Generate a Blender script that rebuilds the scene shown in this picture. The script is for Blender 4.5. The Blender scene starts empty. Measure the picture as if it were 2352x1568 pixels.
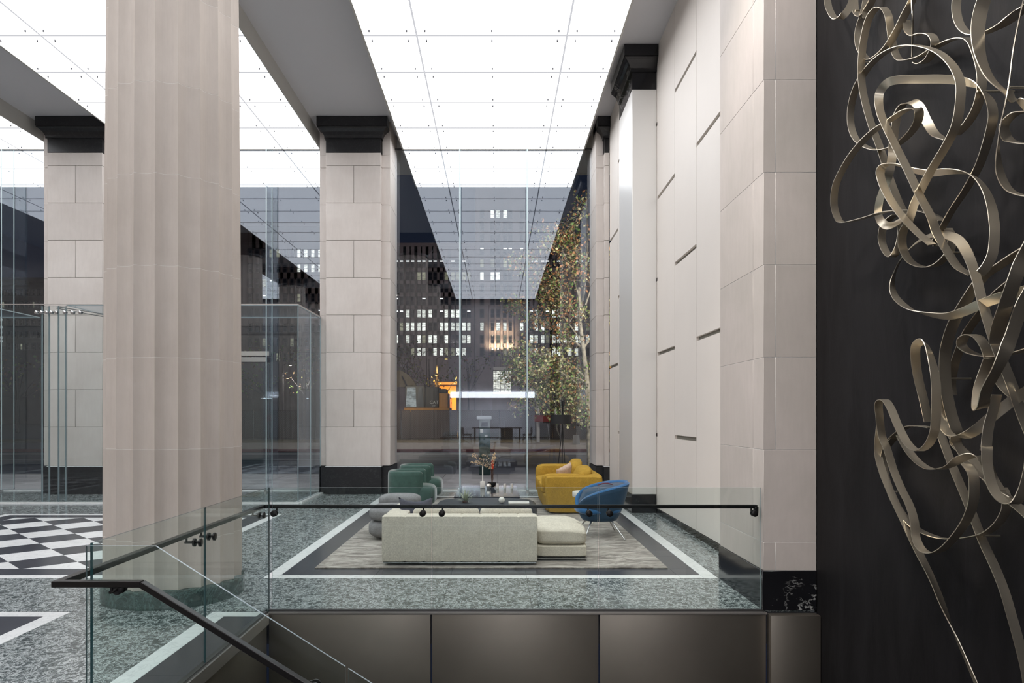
import bpy, bmesh, math, random
from mathutils import Vector, Matrix
random.seed(7)
SC = bpy.context.scene
COL = SC.collection
PI = math.pi
F = 1660.0            # focal length in pixels of the 2352 x 1568 frame
HZ = 955.0            # horizon row
VX = 1142.0           # column of the vanishing point
EYE = 1.70
# ------------------------------------------------------------------ camera
cam_d = bpy.data.cameras.new('camera'); cam = bpy.data.objects.new('camera', cam_d)
COL.objects.link(cam); SC.camera = cam
cam.location = (0, 0, EYE); cam.rotation_euler = (PI/2, 0, 0)
cam_d.sensor_width = 36.0; cam_d.sensor_fit = 'HORIZONTAL'
cam_d.lens = 36.0*F/2352
cam_d.shift_x = (1176-VX)/2352; cam_d.shift_y = (HZ-784)/2352
cam_d.clip_start = 0.05; cam_d.clip_end = 1500
# ------------------------------------------------------------------ world, lights, exposure
w = bpy.data.worlds.new('night_sky'); SC.world = w; w.use_nodes = True
bg = w.node_tree.nodes['Background']
bg.inputs[0].default_value = (0.14, 0.19, 0.36, 1); bg.inputs[1].default_value = 0.06
SC.view_settings.view_transform = 'Standard'; SC.view_settings.look = 'None'
SC.view_settings.exposure = 0.0; SC.view_settings.gamma = 1.0
SC.view_settings.use_curve_mapping = False
cy = SC.cycles
cy.max_bounces = 12; cy.diffuse_bounces = 4; cy.glossy_bounces = 5
cy.transmission_bounces = 6; cy.transparent_max_bounces = 40
cy.caustics_reflective = False; cy.caustics_refractive = False
cy.sample_clamp_indirect = 6.0; cy.use_denoising = True
PANEL_L = 2.85        # radiance of the luminous ceiling
def lamp(name, kind, loc, energy, col=(1,1,1), rot=(0,0,0), parent=None, **kw):
    l = bpy.data.lights.new(name, kind); l.energy = energy; l.color = col
    for k, v in kw.items(): setattr(l, k, v)
    o = bpy.data.objects.new(name, l); COL.objects.link(o); o.location = loc; o.rotation_euler = rot
    return o
def aim(o, p):
    d = Vector(p) - o.location
    o.rotation_euler = d.to_track_quat('-Z', 'Y').to_euler()
# ceiling spotlights over the void that wash the dark sculpture wall and the metal fascia
for (sx, sy, e) in ((0.2, 3.2, 620), (0.6, 5.6, 520), (0.3, 1.2, 420)):
    s = lamp('spotlight', 'SPOT', (sx, sy, 7.6), e, (1.0, .93, .84), shadow_soft_size=.10, spot_size=math.radians(75), spot_blend=.8)
    aim(s, (2.75, sy+.6, 2.6))
# fill light added to brighten the low reception room behind the viewer
lamp('reception_fill', 'AREA', (-.2, -8.5, 2.94), 420, (.96, .97, 1), shape='RECTANGLE', size=4.2, size_y=5.5)

# ------------------------------------------------------------------ helpers
def R(d): return math.radians(d)
def P(px, py, Y): return Vector(((px-VX)*Y/F, Y, EYE-(py-HZ)*Y/F))
OFF = {}
class MB:
    def __init__(s): s.v = []; s.f = []; s.m = []; s.mi = 0
    def add(s, vs, fs):
        b = len(s.v); s.v += [tuple(p) for p in vs]
        for f in fs: s.f.append([b+i for i in f]); s.m.append(s.mi)
        return s
    def box(s, x0, x1, y0, y1, z0, z1):
        return s.add([(x0,y0,z0),(x1,y0,z0),(x1,y1,z0),(x0,y1,z0),(x0,y0,z1),(x1,y0,z1),(x1,y1,z1),(x0,y1,z1)],
            [(0,3,2,1),(4,5,6,7),(0,1,5,4),(1,2,6,5),(2,3,7,6),(3,0,4,7)])
    def pane(s, x0, x1, y0, y1, z0, z1, edge=1):
        # a sheet of glass: the two large faces use slot 0, the narrow edges slot 1
        b = len(s.f); s.box(x0, x1, y0, y1, z0, z1)
        d = (x1-x0, y1-y0, z1-z0); k = d.index(min(d))
        big = {0: (3, 5), 1: (2, 4), 2: (0, 1)}[k]
        for i in range(6): s.m[b+i] = 0 if i in big else edge
        return s
    def prism(s, pts, lo, hi, ax='z'):
        n = len(pts)
        def q(a, b, c): return {'z': (a, b, c), 'y': (a, c, b), 'x': (c, a, b)}[ax]
        vs = [q(a, b, lo) for a, b in pts] + [q(a, b, hi) for a, b in pts]
        fs = [list(range(n))[::-1], [n+i for i in range(n)]] + [(i, (i+1) % n, n+(i+1) % n, n+i) for i in range(n)]
        return s.add(vs, fs)
    def rings(s, rs, closed=True, cap=True):
        n = len(rs[0]); b = [p for r in rs for p in r]; fs = []
        for k in range(len(rs)-1):
            for i in range(n if closed else n-1):
                j = (i+1) % n; fs.append((k*n+i, k*n+j, (k+1)*n+j, (k+1)*n+i))
        if cap: fs += [list(range(n))[::-1], [(len(rs)-1)*n+i for i in range(n)]]
        return s.add(b, fs)
    def lathe(s, prof, n=24, c=(0, 0), cap=True, k=None):
        rs = []
        for r, z in prof:
            rs.append([(c[0]+r*math.cos(2*PI*i/n), c[1]+r*math.sin(2*PI*i/n), z) for i in range(n)])
        return s.rings(rs, True, cap)
    def tube(s, pts, r, n=8, sq=False, up=None):
        pts = [Vector(p) for p in pts]; rs = []
        for i, p in enumerate(pts):
            a = pts[max(0, i-1)]; b = pts[min(len(pts)-1, i+1)]
            if 0 < i < len(pts)-1:
                t = ((p-a).normalized()+(b-p).normalized()); t = t.normalized() if t.length > 1e-6 else (b-a).normalized()
            else: t = (b-a).normalized()
            u = Vector(up) if up else (Vector((0, 0, 1)) if abs(t.z) < .9 else Vector((1, 0, 0)))
            x = t.cross(u).normalized(); y = x.cross(t).normalized()
            rr = r[i] if isinstance(r, (list, tuple)) else r
            ring = []
            for k in range(n):
                an = 2*PI*(k+(.5 if sq else 0))/n
                ring.append(p + x*rr*math.cos(an) + y*rr*math.sin(an))
            rs.append(ring)
        return s.rings(rs)
    def sbox(s, c, h, k=6, n=8, fn=None):
        # a rounded, puffed box: cube grid projected to a superquadric
        vs = {}; fs = []; L = []
        def vid(p):
            key = tuple(round(a, 5) for a in p)
            if key not in vs:
                m = max(abs(a) for a in p)
                r = sum(abs(a)**k for a in p)**(-1.0/k)
                q = [a*r for a in p]
                q = (c[0]+q[0]*h[0], c[1]+q[1]*h[1], c[2]+q[2]*h[2])
                if fn: q = fn(*q)
                vs[key] = len(L); L.append(q)
            return vs[key]
        g = [math.tan((-1+2*i/n)*PI/4) for i in range(n+1)]
        for ax in range(3):
            for sg in (-1, 1):
                for i in range(n):
                    for j in range(n):
                        ps = []
                        for (u, v) in ((g[i], g[j]), (g[i+1], g[j]), (g[i+1], g[j+1]), (g[i], g[j+1])):
                            p = [0, 0, 0]; p[ax] = sg; p[(ax+1) % 3] = u; p[(ax+2) % 3] = v
                            ps.append(vid(p))
                        fs.append(ps if sg > 0 else ps[::-1])
        return s.add(L, fs)
    def build(s, name, mats, parent=None, smooth=False, bevel=0, seg=2, subsurf=0, loc=None, angle=40):
        me = bpy.data.meshes.new(name)
        o = bpy.data.objects.new(name, me); COL.objects.link(o)
        if parent is not None:
            off = OFF[parent.name]; o.parent = parent
        else:
            off = Vector(loc) if loc is not None else Vector((0, 0, 0)); o.location = off
        OFF[o.name] = off
        me.from_pydata([tuple(Vector(p)-off) for p in s.v], [], s.f)
        if not isinstance(mats, (list, tuple)): mats = [mats]
        for m in mats: me.materials.append(m)
        me.polygons.foreach_set('material_index', s.m)
        if bevel:
            bm = bmesh.new(); bm.from_mesh(me)
            bmesh.ops.remove_doubles(bm, verts=bm.verts, dist=1e-5)
            es = [e for e in bm.edges if len(e.link_faces) == 2 and e.calc_face_angle(0) > R(25)]
            bmesh.ops.bevel(bm, geom=es, offset=bevel, segments=seg, profile=.5, affect='EDGES', clamp_overlap=True)
            bm.to_mesh(me); bm.free(); smooth = True
        if smooth:
            me.polygons.foreach_set('use_smooth', [True]*len(me.polygons))
            try: me.set_sharp_from_angle(angle=R(angle))
            except Exception: pass
        if subsurf:
            md = o.modifiers.new('subdivision', 'SUBSURF'); md.levels = subsurf; md.render_levels = subsurf
        me.update()
        return o
def tag(o, label=None, cat=None, group=None, kind=None):
    if label: o['label'] = label
    if cat: o['category'] = cat
    if group: o['group'] = group
    if kind: o['kind'] = kind
    return o
def thing(name, label, cat, loc=(0, 0, 0), group=None):
    o = bpy.data.objects.new(name, None); COL.objects.link(o); o.location = loc
    o.empty_display_size = .1; OFF[o.name] = Vector(loc)
    return tag(o, label, cat, group)
def bx(name, mats, parent, *a, **k): return MB().box(*a).build(name, mats, parent, **k)
KIDS = {}
def copy_tree(o, parent=None):
    c = o.copy(); COL.objects.link(c); c.parent = parent
    OFF[c.name] = OFF.get(o.name, Vector((0, 0, 0)))
    for ch in [x for x in bpy.data.objects if x.parent == o]: copy_tree(ch, c)
    return c

# ------------------------------------------------------------------ materials
def mat(name): 
    m = bpy.data.materials.new(name); m.use_nodes = True
    nt = m.node_tree; return m, nt, nt.nodes['Principled BSDF']
def N(nt, t, **k):
    n = nt.nodes.new(t)
    for a, b in k.items():
        if a.startswith('i_'): n.inputs[a[2:].replace('_', ' ')].default_value = b
        else: setattr(n, a, b)
    return n
def ramp(nt, src, stops, interp='LINEAR'):
    r = nt.nodes.new('ShaderNodeValToRGB'); cr = r.color_ramp; cr.interpolation = interp
    while len(cr.elements) < len(stops): cr.elements.new(.5)
    for e, (p, c) in zip(cr.elements, stops):
        e.position = p; e.color = (c, c, c, 1) if isinstance(c, (int, float)) else (*c, 1)
    nt.links.new(src, r.inputs[0]); return r.outputs[0]
def coords(nt, scale=(1, 1, 1), rot=(0, 0, 0), kind='geo', loc=(0, 0, 0)):
    mp = N(nt, 'ShaderNodeMapping'); mp.inputs['Scale'].default_value = scale; mp.inputs['Rotation'].default_value = rot
    mp.inputs['Location'].default_value = loc
    if kind == 'geo': s = N(nt, 'ShaderNodeNewGeometry').outputs['Position']
    else: s = N(nt, 'ShaderNodeTexCoord').outputs['Object']
    nt.links.new(s, mp.inputs[0]); return mp.outputs[0]
def noise(nt, vec, scale, detail=4, rough=.55, dist=0):
    n = N(nt, 'ShaderNodeTexNoise'); n.inputs['Scale'].default_value = scale; n.inputs['Detail'].default_value = detail
    n.inputs['Roughness'].default_value = rough; n.inputs['Distortion'].default_value = dist
    nt.links.new(vec, n.inputs['Vector']); return n.outputs['Fac']
def mixc(nt, a, b, fac, mode='MIX'):
    m = nt.nodes.new('ShaderNodeMix'); m.data_type = 'RGBA'; m.blend_type = mode
    for s, v in ((0, fac), (6, a), (7, b)):
        if hasattr(v, 'is_linked') or hasattr(v, 'links'): nt.links.new(v, m.inputs[s])
        else: m.inputs[s].default_value = v if isinstance(v, (int, float)) else (*v, 1)
    return m.outputs[2]
def bump(nt, p, h, strength=.2, dist=.01):
    b = N(nt, 'ShaderNodeBump'); b.inputs['Strength'].default_value = strength; b.inputs['Distance'].default_value = dist
    nt.links.new(h, b.inputs['Height']); nt.links.new(b.outputs[0], p.inputs['Normal'])
def objvar(nt, col, amt=.08):
    # brightness differs slightly from piece to piece
    oi = N(nt, 'ShaderNodeObjectInfo'); mr = N(nt, 'ShaderNodeMapRange')
    mr.inputs['To Min'].default_value = 1-amt; mr.inputs['To Max'].default_value = 1+amt
    nt.links.new(oi.outputs['Random'], mr.inputs['Value'])
    hs = N(nt, 'ShaderNodeHueSaturation'); nt.links.new(mr.outputs[0], hs.inputs['Value']); nt.links.new(col, hs.inputs['Color'])
    return hs.outputs[0]
def plain(name, c, rough=.6, metal=0, spec=.5, var=0, nscale=0, namt=.06, bmp=0, coat=0, sheen=0, stretch=(1,1,1)):
    m, nt, p = mat(name)
    p.inputs['Base Color'].default_value = (*c, 1); p.inputs['Roughness'].default_value = rough
    p.inputs['Metallic'].default_value = metal; p.inputs['Specular IOR Level'].default_value = spec
    if coat: p.inputs['Coat Weight'].default_value = coat
    if sheen:
        p.inputs['Sheen Weight'].default_value = sheen; p.inputs['Sheen Roughness'].default_value = .4
    if nscale:
        f = noise(nt, coords(nt, stretch, kind='obj'), nscale, 5)
        a = tuple(max(0, x*(1-namt*2)) for x in c); b = tuple(min(1, x*(1+namt*2)) for x in c)
        col = ramp(nt, f, [(.3, a), (.7, b)])
        if var: col = objvar(nt, col, var)
        nt.links.new(col, p.inputs['Base Color'])
        if bmp: bump(nt, p, f, bmp, .004)
    elif var:
        rgb = N(nt, 'ShaderNodeRGB'); rgb.outputs[0].default_value = (*c, 1)
        nt.links.new(objvar(nt, rgb.outputs[0], var), p.inputs['Base Color'])
    return m
def stone_mat(name, a, b, var=.05):
    m, nt, p = mat(name)
    v = coords(nt, (1, 1, 1))
    f1 = noise(nt, v, .9, 5, .6, .4); f2 = noise(nt, coords(nt, (6, 6, 1.2)), 3, 6, .65)
    col = ramp(nt, f1, [(.3, a), (.7, b)])
    c2 = ramp(nt, f2, [(.25, .86), (.6, 1.0), (.8, 1.06)])
    col = mixc(nt, col, c2, .4, 'MULTIPLY')
    col = objvar(nt, col, var)
    nt.links.new(col, p.inputs['Base Color'])
    p.inputs['Roughness'].default_value = .62; p.inputs['Specular IOR Level'].default_value = .35
    bump(nt, p, noise(nt, v, 60, 3), .08, .004)
    return m
def marble_mat(name, base, base2, vein, scale=3, vw=.03, rough=.12, stretch=(1, 1, 1), rot=0, amt=1, net=True, var=.05, sparse=False, dist=1.6):
    m, nt, p = mat(name)
    v = coords(nt, stretch, (0, 0, rot))
    f = noise(nt, v, scale*.5, 5, .6, .8)
    col = ramp(nt, f, [(.3, base), (.7, base2)])
    # ridged noise gives thin wandering veins
    def ridge(sc, wd, dist):
        n = noise(nt, v, sc, 7, .68, dist)
        s = N(nt, 'ShaderNodeMath', operation='SUBTRACT'); nt.links.new(n, s.inputs[0]); s.inputs[1].default_value = .5
        a = N(nt, 'ShaderNodeMath', operation='ABSOLUTE'); nt.links.new(s.outputs[0], a.inputs[0])
        return ramp(nt, a.outputs[0], [(0, 1), (wd*.5, .55), (wd, 0)])
    r1 = ridge(scale, vw, dist)
    if sparse: r1 = mul2(nt, r1, ramp(nt, noise(nt, v, 1.1, 2), [(.50, 0), (.58, 1)]))
    col = mixc(nt, col, vein, mul(nt, r1, amt))
    if net:
        r2 = ridge(scale*3.3, vw*1.4, dist*1.5)
        mask = ramp(nt, noise(nt, v, scale*.7, 3), [(.4, .15), (.62, .9)])
        col = mixc(nt, col, vein, mul(nt, mul2(nt, r2, mask), .8*amt))
    nt.links.new(objvar(nt, col, var), p.inputs['Base Color'])
    p.inputs['Roughness'].default_value = rough
    return m
def mul(nt, a, k):
    m = N(nt, 'ShaderNodeMath', operation='MULTIPLY'); nt.links.new(a, m.inputs[0]); m.inputs[1].default_value = k; return m.outputs[0]
def mul2(nt, a, b):
    m = N(nt, 'ShaderNodeMath', operation='MULTIPLY'); nt.links.new(a, m.inputs[0]); nt.links.new(b, m.inputs[1]); return m.outputs[0]
def glass_mat(name, tint, refl, grow=.6, rough=0):
    m = bpy.data.materials.new(name); m.use_nodes = True; nt = m.node_tree; nt.nodes.clear()
    out = N(nt, 'ShaderNodeOutputMaterial'); mx = N(nt, 'ShaderNodeMixShader')
    t = N(nt, 'ShaderNodeBsdfTransparent'); t.inputs[0].default_value = (*tint, 1)
    g = N(nt, 'ShaderNodeBsdfGlossy'); g.inputs['Roughness'].default_value = rough; g.inputs[0].default_value = (.86, .91, 1, 1)
    # pane reflection: coated-glass value head on, rising to a mirror at grazing angles
    ge = N(nt, 'ShaderNodeNewGeometry'); dt = N(nt, 'ShaderNodeVectorMath', operation='DOT_PRODUCT')
    nt.links.new(ge.outputs['Incoming'], dt.inputs[0]); nt.links.new(ge.outputs['Normal'], dt.inputs[1])
    ab = N(nt, 'ShaderNodeMath', operation='ABSOLUTE'); nt.links.new(dt.outputs['Value'], ab.inputs[0])
    om = N(nt, 'ShaderNodeMath', operation='SUBTRACT'); om.inputs[0].default_value = 1; nt.links.new(ab.outputs[0], om.inputs[1])
    pw = N(nt, 'ShaderNodeMath', operation='POWER'); nt.links.new(om.outputs[0], pw.inputs[0]); pw.inputs[1].default_value = 5
    a = N(nt, 'ShaderNodeMath', operation='MULTIPLY_ADD', use_clamp=True)
    nt.links.new(pw.outputs[0], a.inputs[0]); a.inputs[1].default_value = grow; a.inputs[2].default_value = refl
    nt.links.new(a.outputs[0], mx.inputs[0]); nt.links.new(t.outputs[0], mx.inputs[1]); nt.links.new(g.outputs[0], mx.inputs[2])
    nt.links.new(mx.outputs[0], out.inputs[0]); return m
def emit(name, c, s, var=0, tex=0):
    m = bpy.data.materials.new(name); m.use_nodes = True; nt = m.node_tree; nt.nodes.clear()
    out = N(nt, 'ShaderNodeOutputMaterial'); e = N(nt, 'ShaderNodeEmission'); e.inputs[0].default_value = (*c, 1); e.inputs[1].default_value = s
    nt.links.new(e.outputs[0], out.inputs[0])
    if var or tex:
        rgb = N(nt, 'ShaderNodeRGB'); rgb.outputs[0].default_value = (*c, 1); col = rgb.outputs[0]
        if tex:
            f = noise(nt, coords(nt, (1, 1, 2.5)), tex, 3, .7)
            col = mixc(nt, col, ramp(nt, f, [(.38, .15), (.55, 1)]), .75, 'MULTIPLY')
        if var: col = objvar(nt, col, var)
        nt.links.new(col, e.inputs[0])
    return m

M = {}
M['lime'] = stone_mat('limestone', (.59, .515, .455), (.68, .605, .545))
M['lime2'] = stone_mat('pier_limestone', (.59, .53, .49), (.68, .625, .585), .045)
M['lime_g'] = stone_mat('grey_limestone', (.50, .455, .415), (.60, .535, .50), .06)
M['plaster'] = plain('ceiling_plaster', (.70, .70, .73), .9)
M['white'] = plain('white_wall_panel', (.80, .74, .685), .5, nscale=.8, namt=.012)
M['whitemetal'] = plain('white_satin_metal', (.80, .78, .75), .3, .25)
M['gap'] = plain('recess', (.22, .21, .18), .9)
M['black'] = marble_mat('black_marble', (.006, .006, .008), (.012, .012, .014), (.6, .6, .58), 1.0, .0065, .12, (1, 1, 1.2), .4, .9, False, .05, True, .5)
M['blackplain'] = marble_mat('capital_marble', (.008, .008, .010), (.016, .016, .018), (.30, .30, .30), 2, .006, .3, (1, 1, 1.3), .5, .12, False)
M['green'] = marble_mat('green_marble', (.030, .043, .045), (.085, .105, .107), (.62, .66, .66), 12.0, .036, .15, (1.1, .85, 1), .5, .9, True, .05, False, .7)
M['green_d'] = marble_mat('dark_green_marble', (.022, .04, .037), (.045, .07, .065), (.2, .3, .27), 3, .03, .15, (1, 1, 1), .2, .35)
M['slate'] = plain('charcoal_marble', (.052, .054, .066), .22, nscale=6, namt=.06, var=.08)
M['whmarble'] = marble_mat('white_marble', (.80, .82, .82), (.88, .89, .89), (.52, .54, .55), 2.5, .02, .2, (1, 1, 1), .7, .5, False, .03)
M['glass'] = glass_mat('facade_glass', (.95, .97, .98), .074, .8)
M['glass_in'] = glass_mat('vestibule_glass', (.955, .975, .975), .022, .6)
M['glass_rail'] = glass_mat('railing_glass', (.925, .96, .95), .018, .35)
M['edge'] = plain('glass_edge', (.31, .38, .40), .2, 0, .6)
M['edge_f'] = plain('bright_fin_edge', (.58, .70, .72), .25, 0, .6)
M['edge_m'] = plain('mid_glass_edge', (.04, .065, .065), .2, 0, .5)
M['edge_d'] = plain('thick_glass_edge', (.03, .09, .10), .1, 0, .8)
M['steel'] = plain('stainless_steel', (.6, .6, .6), .22, 1)
M['steel_d'] = plain('dark_steel', (.10, .10, .10), .35, .8)
M['rail'] = plain('bronze_black_rail', (.022, .02, .020), .33, .6)
M['fascia'] = plain('bronze_metal_panel', (.25, .222, .19), .40, .9, nscale=.6, namt=.08)
M['fascia_edge'] = plain('brushed_edge_trim', (.62, .58, .55), .35, .9)
M['panel'] = emit('luminous_panel', (.965, .975, 1.0), PANEL_L)
M['pin'] = plain('panel_pin', (.10, .10, .11), .6)
M['gasket'] = emit('glow_gasket', (.94, .95, 1.0), .66)  # glow put into the joint strips so they read as lit from behind
M['joint'] = plain('panel_joint', (.42, .42, .44), .8)
M['boxrim'] = plain('light_box_side', (.55, .54, .51), .8)
m, nt, p = mat('dark_plaster')
f = noise(nt, coords(nt, (1, 2.5, .6)), 1.6, 8, .7, .6)
nt.links.new(ramp(nt, f, [(.3, (.006, .0055, .006)), (.7, (.015, .014, .0155))]), p.inputs['Base Color'])
p.inputs['Roughness'].default_value = .6; p.inputs['Specular IOR Level'].default_value = .14; bump(nt, p, f, .25, .01); M['dark'] = m
M['ribbon'] = plain('champagne_metal', (.74, .66, .53), .30, .93)
# ================================================================== STRUCTURE
YG = 16.6; ZL = 7.82; ZC = 8.15; BAY = 6.05
YF = 6.34           # far edge of the floor opening
BX = [0, -BAY, -2*BAY]
# ---- floor -------------------------------------------------------
floor = MB()
floor.box(-17.5, -2.03, -14, 16.62, -.30, -.022)
floor.box(-2.03, 2.82, -14, 2.0, -.30, -.022)
floor.box(-2.03, 2.82, YF+.01, 16.62, -.30, -.022)
floor = tag(floor.build('floor', M['slate']), kind='structure')
JG = .003
def slab(mt, x0, x1, y0, y1, name='marble_slab'):
    if x1-x0 < .02 or y1-y0 < .02: return
    return bx(name, M[mt], floor, x0+JG/2, x1-JG/2, y0+JG/2, y1-JG/2, -.022, 0)
def poly_slab(mt, pts, name='marble_slab'):
    return MB().prism(pts, -.022, 0).build(name, M[mt], floor)
def xsteps(x0, x1, st, ph):
    xs = [x0]; k = math.ceil((x0-ph)/st+.02)
    while ph+k*st < x1-.02: xs.append(ph+k*st); k += 1
    return xs+[x1]
def split(mt, x0, x1, y0, y1, sx, sy, px=.31, py=YF, name='marble_slab'):
    X = xsteps(x0, x1, sx, px); Y = xsteps(y0, y1, sy, py)
    for a, b in zip(X, X[1:]):
        for c, d in zip(Y, Y[1:]): slab(mt, a, b, c, d, name)
WB = .15
def frame(xc, y0, y1, clipx=None):
    # white marble border then a charcoal band, one bay wide
    x0, x1 = xc-2.39, xc+2.39
    for (a, b, c, d) in ((x0, x0+WB, y0, y1), (x1-WB, x1, y0, y1)):
        if clipx is None or b <= clipx[1]: split('whmarble', a, b, c, d, 9, 1.62, name='border_strip')
    hi = x1-WB if clipx is None else min(x1-WB, clipx[1])
    for (c, d) in ((y0, y0+WB), (y1-WB, y1)): split('whmarble', x0+WB, hi, c, d, 1.62, 9, name='border_strip')
Y0, Y1C, Y1L = 7.58, 15.35, 12.55
for k in range(3):
    xc = -.07-BAY*k; Y1 = Y1C if k == 0 else Y1L
    frame(xc, Y0, Y1)
    a, b = xc-2.39+WB, xc+2.39-WB
    B = .31
    split('slate', a, b, Y0+WB, Y0+WB+B, .805, 9); split('slate', a, b, Y1-WB-B, Y1-WB, .805, 9)
    split('slate', a, a+B, Y0+WB+B, Y1-WB-B, 9, .805); split('slate', b-B, b, Y0+WB+B, Y1-WB-B, 9, .805)
# inner fields: the middle bay is dark under the rug, the next bay is a black and white lozenge pattern
Y1 = Y1C
split('slate', -.07-1.93, -.07+1.93, Y0+WB+.31, Y1-WB-.31, 1.61, 1.61)
def clip(poly, x0, x1, y0, y1):
    def cl(ps, f, g):
        out = []
        for i in range(len(ps)):
            a, b = ps[i], ps[(i+1) % len(ps)]; fa, fb = f(a), f(b)
            if fa >= -1e-9: out.append(a)
            if (fa > 1e-9) != (fb > 1e-9) and abs(fa-fb) > 1e-9 and (fa < -1e-9 or fb < -1e-9):
                t = fa/(fa-fb); out.append((a[0]+(b[0]-a[0])*t, a[1]+(b[1]-a[1])*t))
        return out
    for f in (lambda p: p[0]-x0, lambda p: x1-p[0], lambda p: p[1]-y0, lambda p: y1-p[1]):
        poly = cl(poly, f, None)
        if len(poly) < 3: return []
    return poly
for k in (1, 2):
    xc = -.07-BAY*k; x0, x1, y0, y1 = xc-1.93, xc+1.93, Y0+WB+.31, Y1L-WB-.31
    H = .4055-.0015
    for i in range(-8, 9):
        for j in range(-1, 20):
            if k == 2 and (i < -1): continue
            for par in (0, 1):
                cx = xc+.82+.811*i+par*.4055; cyy = y0+.811*j+par*.4055+.39
                pp = clip([(cx-H, cyy), (cx, cyy-H), (cx+H, cyy), (cx, cyy+H)], x0, x1, y0, y1)
                if len(pp) >= 3: poly_slab('slate' if par == 0 else 'whmarble', pp, 'lozenge_tile')
# green marble between and around the bays
split('green', -2.03, 2.80, YF+.02, Y0, .805, 9); split('green', -17.5, -2.03, 6.30, Y0, 1.61, 9)
split('green', -.07+2.39, 2.80, Y0, Y1, 9, 1.61)
split('green', -.07-BAY+2.39, -.07-2.39, Y0, Y1, 9, 1.61)
split('green', -.07-2*BAY+2.39, -.07-BAY-2.39, Y0, Y1, 9, 1.61)
split('green', -17.5, 2.80, Y1, 16.6, 1.61, 9)
for k in (1, 2): split('green', -.07-BAY*k-2.39, -.07-BAY*k+2.39, Y1L, Y1, 1.61, 9)
# near bays, in front of the column line
split('green', -3.70, -2.47, -3, 6.30, 9, 1.61)
split('whmarble', -2.47, -2.03, 6.13, 6.28, 1.62, 9, name='border_strip'); slab('green', -2.47, -2.03, 6.28, 6.30)
split('whmarble', -2.47, -2.32, -3, 6.13, 9, 1.62, name='border_strip'); split('slate', -2.32, -2.03, -3, 6.13, 9, 1.61)
split('whmarble', -8.5, -3.70, 6.13, 6.28, 1.62, 9, name='border_strip'); slab('green', -8.5, -3.7, 6.28, 6.30)
split('whmarble', -3.85, -3.70, -3, 6.13, 9, 1.62, name='border_strip'); split('slate', -8.5, -3.85, 2, 6.13, 1.61, 1.61)
# ---- void below -----------------------------------------------------
tag(bx('floor_lower', M['slate'], None, -17.5, 2.82, -2, 6.6, -4.3, -4.2), kind='structure')
tag(bx('wall_void_near', M['white'], None, -2.03, 2.82, 1.94, 2.0, -4.2, -.022), kind='structure')
fas = thing('void_fascia', 'bronze metal panels facing the stair void below the lounge floor edge', 'cladding', (-2.0, YF, -.03))
xs = [-2.0, -.577, .890, 2.353]
for a, b in zip(xs, xs[1:]):
    bx('metal_panel', M['fascia'], fas, a+.006, b-.006, YF-.03, YF, -2.6, -.035, bevel=.003)
bx('edge_trim', M['fascia_edge'], fas, -2.0, 2.353, YF-.034, YF+.004, -.032, -.014)
bx('steel_channel', M['steel_d'], fas, -2.0, 2.34, YF-.004, YF+.02, -.014, .004)  # dark steel channel along the foot of the glass
fa2 = thing('corner_fascia', 'short bronze metal panel at the foot of the stone pier, right of the void', 'cladding', (2.36, YF-.1, -.03))
bx('metal_panel', M['fascia'], fa2, 2.365, 2.795, YF-.10, YF-.001, -2.6, -.025, bevel=.003)
fa3 = thing('side_fascia', 'bronze metal panels under the left edge of the stair void', 'cladding', (-2.0, 3.6, -.03))
ys = [2.0, 3.46, 4.92, 6.28]
for a, b in zip(ys, ys[1:]): bx('metal_panel', M['fascia'], fa3, -2.03, -2.0, a+.006, b-.006, -2.6, -.11, bevel=.003)
bx('edge_trim', M['fascia_edge'], fa3, -2.035, -1.985, 2.0, YF-.05, -.11, -.018)
bx('steel_channel', M['steel_d'], fa3, -2.04, -2.0, 2.0, YF-.05, -.018, .003)
# ---- ceiling --------------------------------------------------------
tag(bx('ceiling', M['plaster'], None, -17.5, 2.85, -5.1, 16.75, ZC, ZC+.2), kind='structure')
# ---- luminous ceiling boxes, inside and the canopy outside -----------
def light_box(x0, x1, y0, y1, label, rows, wside, name='luminous_ceiling'):
    t = thing(name, label, 'ceiling light', ((x0+x1)/2, (y0+y1)/2, ZC), 'luminous ceiling boxes')
    m = MB(); e = .03
    m.box(x0, x0+e, y0, y1, ZL-.01, ZC); m.box(x1-e, x1, y0, y1, ZL-.01, ZC)
    m.box(x0+e, x1-e, y0, y0+e, ZL-.01, ZC); m.box(x0+e, x1-e, y1-e, y1, ZL-.01, ZC)
    m.box(x0+e, x1-e, y0+e, y1-e, ZL+.014, ZL+.03)
    m.build('box_frame', M['boxrim'], t)
    xs = [x0, x0+wside, x1-wside, x1]
    pv = MB()
    for a, b in zip(rows, rows[1:]):
        for i in range(3):
            g = .008
            bx('light_panel', M['panel'], t, xs[i]+g+(0 if i else .0), xs[i+1]-g, a+g, b-g, ZL, ZL+.012)
            px = [xs[i]+.145, xs[i+1]-.145]
            if i == 1: px.append((xs[1]+xs[2])/2)
            for X in px:
                for Y in (a+.15, b-.15): pv.lathe([(.013, ZL-.026), (.013, ZL)], 8, (X, Y))
    for x in xs[1:3]: bx('gasket', M['gasket'], t, x-.015, x+.015, y0+.03, y1-.03, ZL-.004, ZL-.001)
    for y in rows[1:-1]: bx('gasket', M['gasket'], t, x0+.03, x1-.03, y-.026, y+.026, ZL-.007, ZL-.004)
    tag(pv.build('panel_pins', M['pin'], t), kind='stuff')
    return t
rows = [16.6-1.245*k for k in range(18)][::-1]
lab = ['luminous white ceiling above the lounge, in front of the middle window',
       'luminous white ceiling left of the wide grey beam, behind the fluted column',
       'luminous white ceiling at the far left beyond the second beam']
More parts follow.
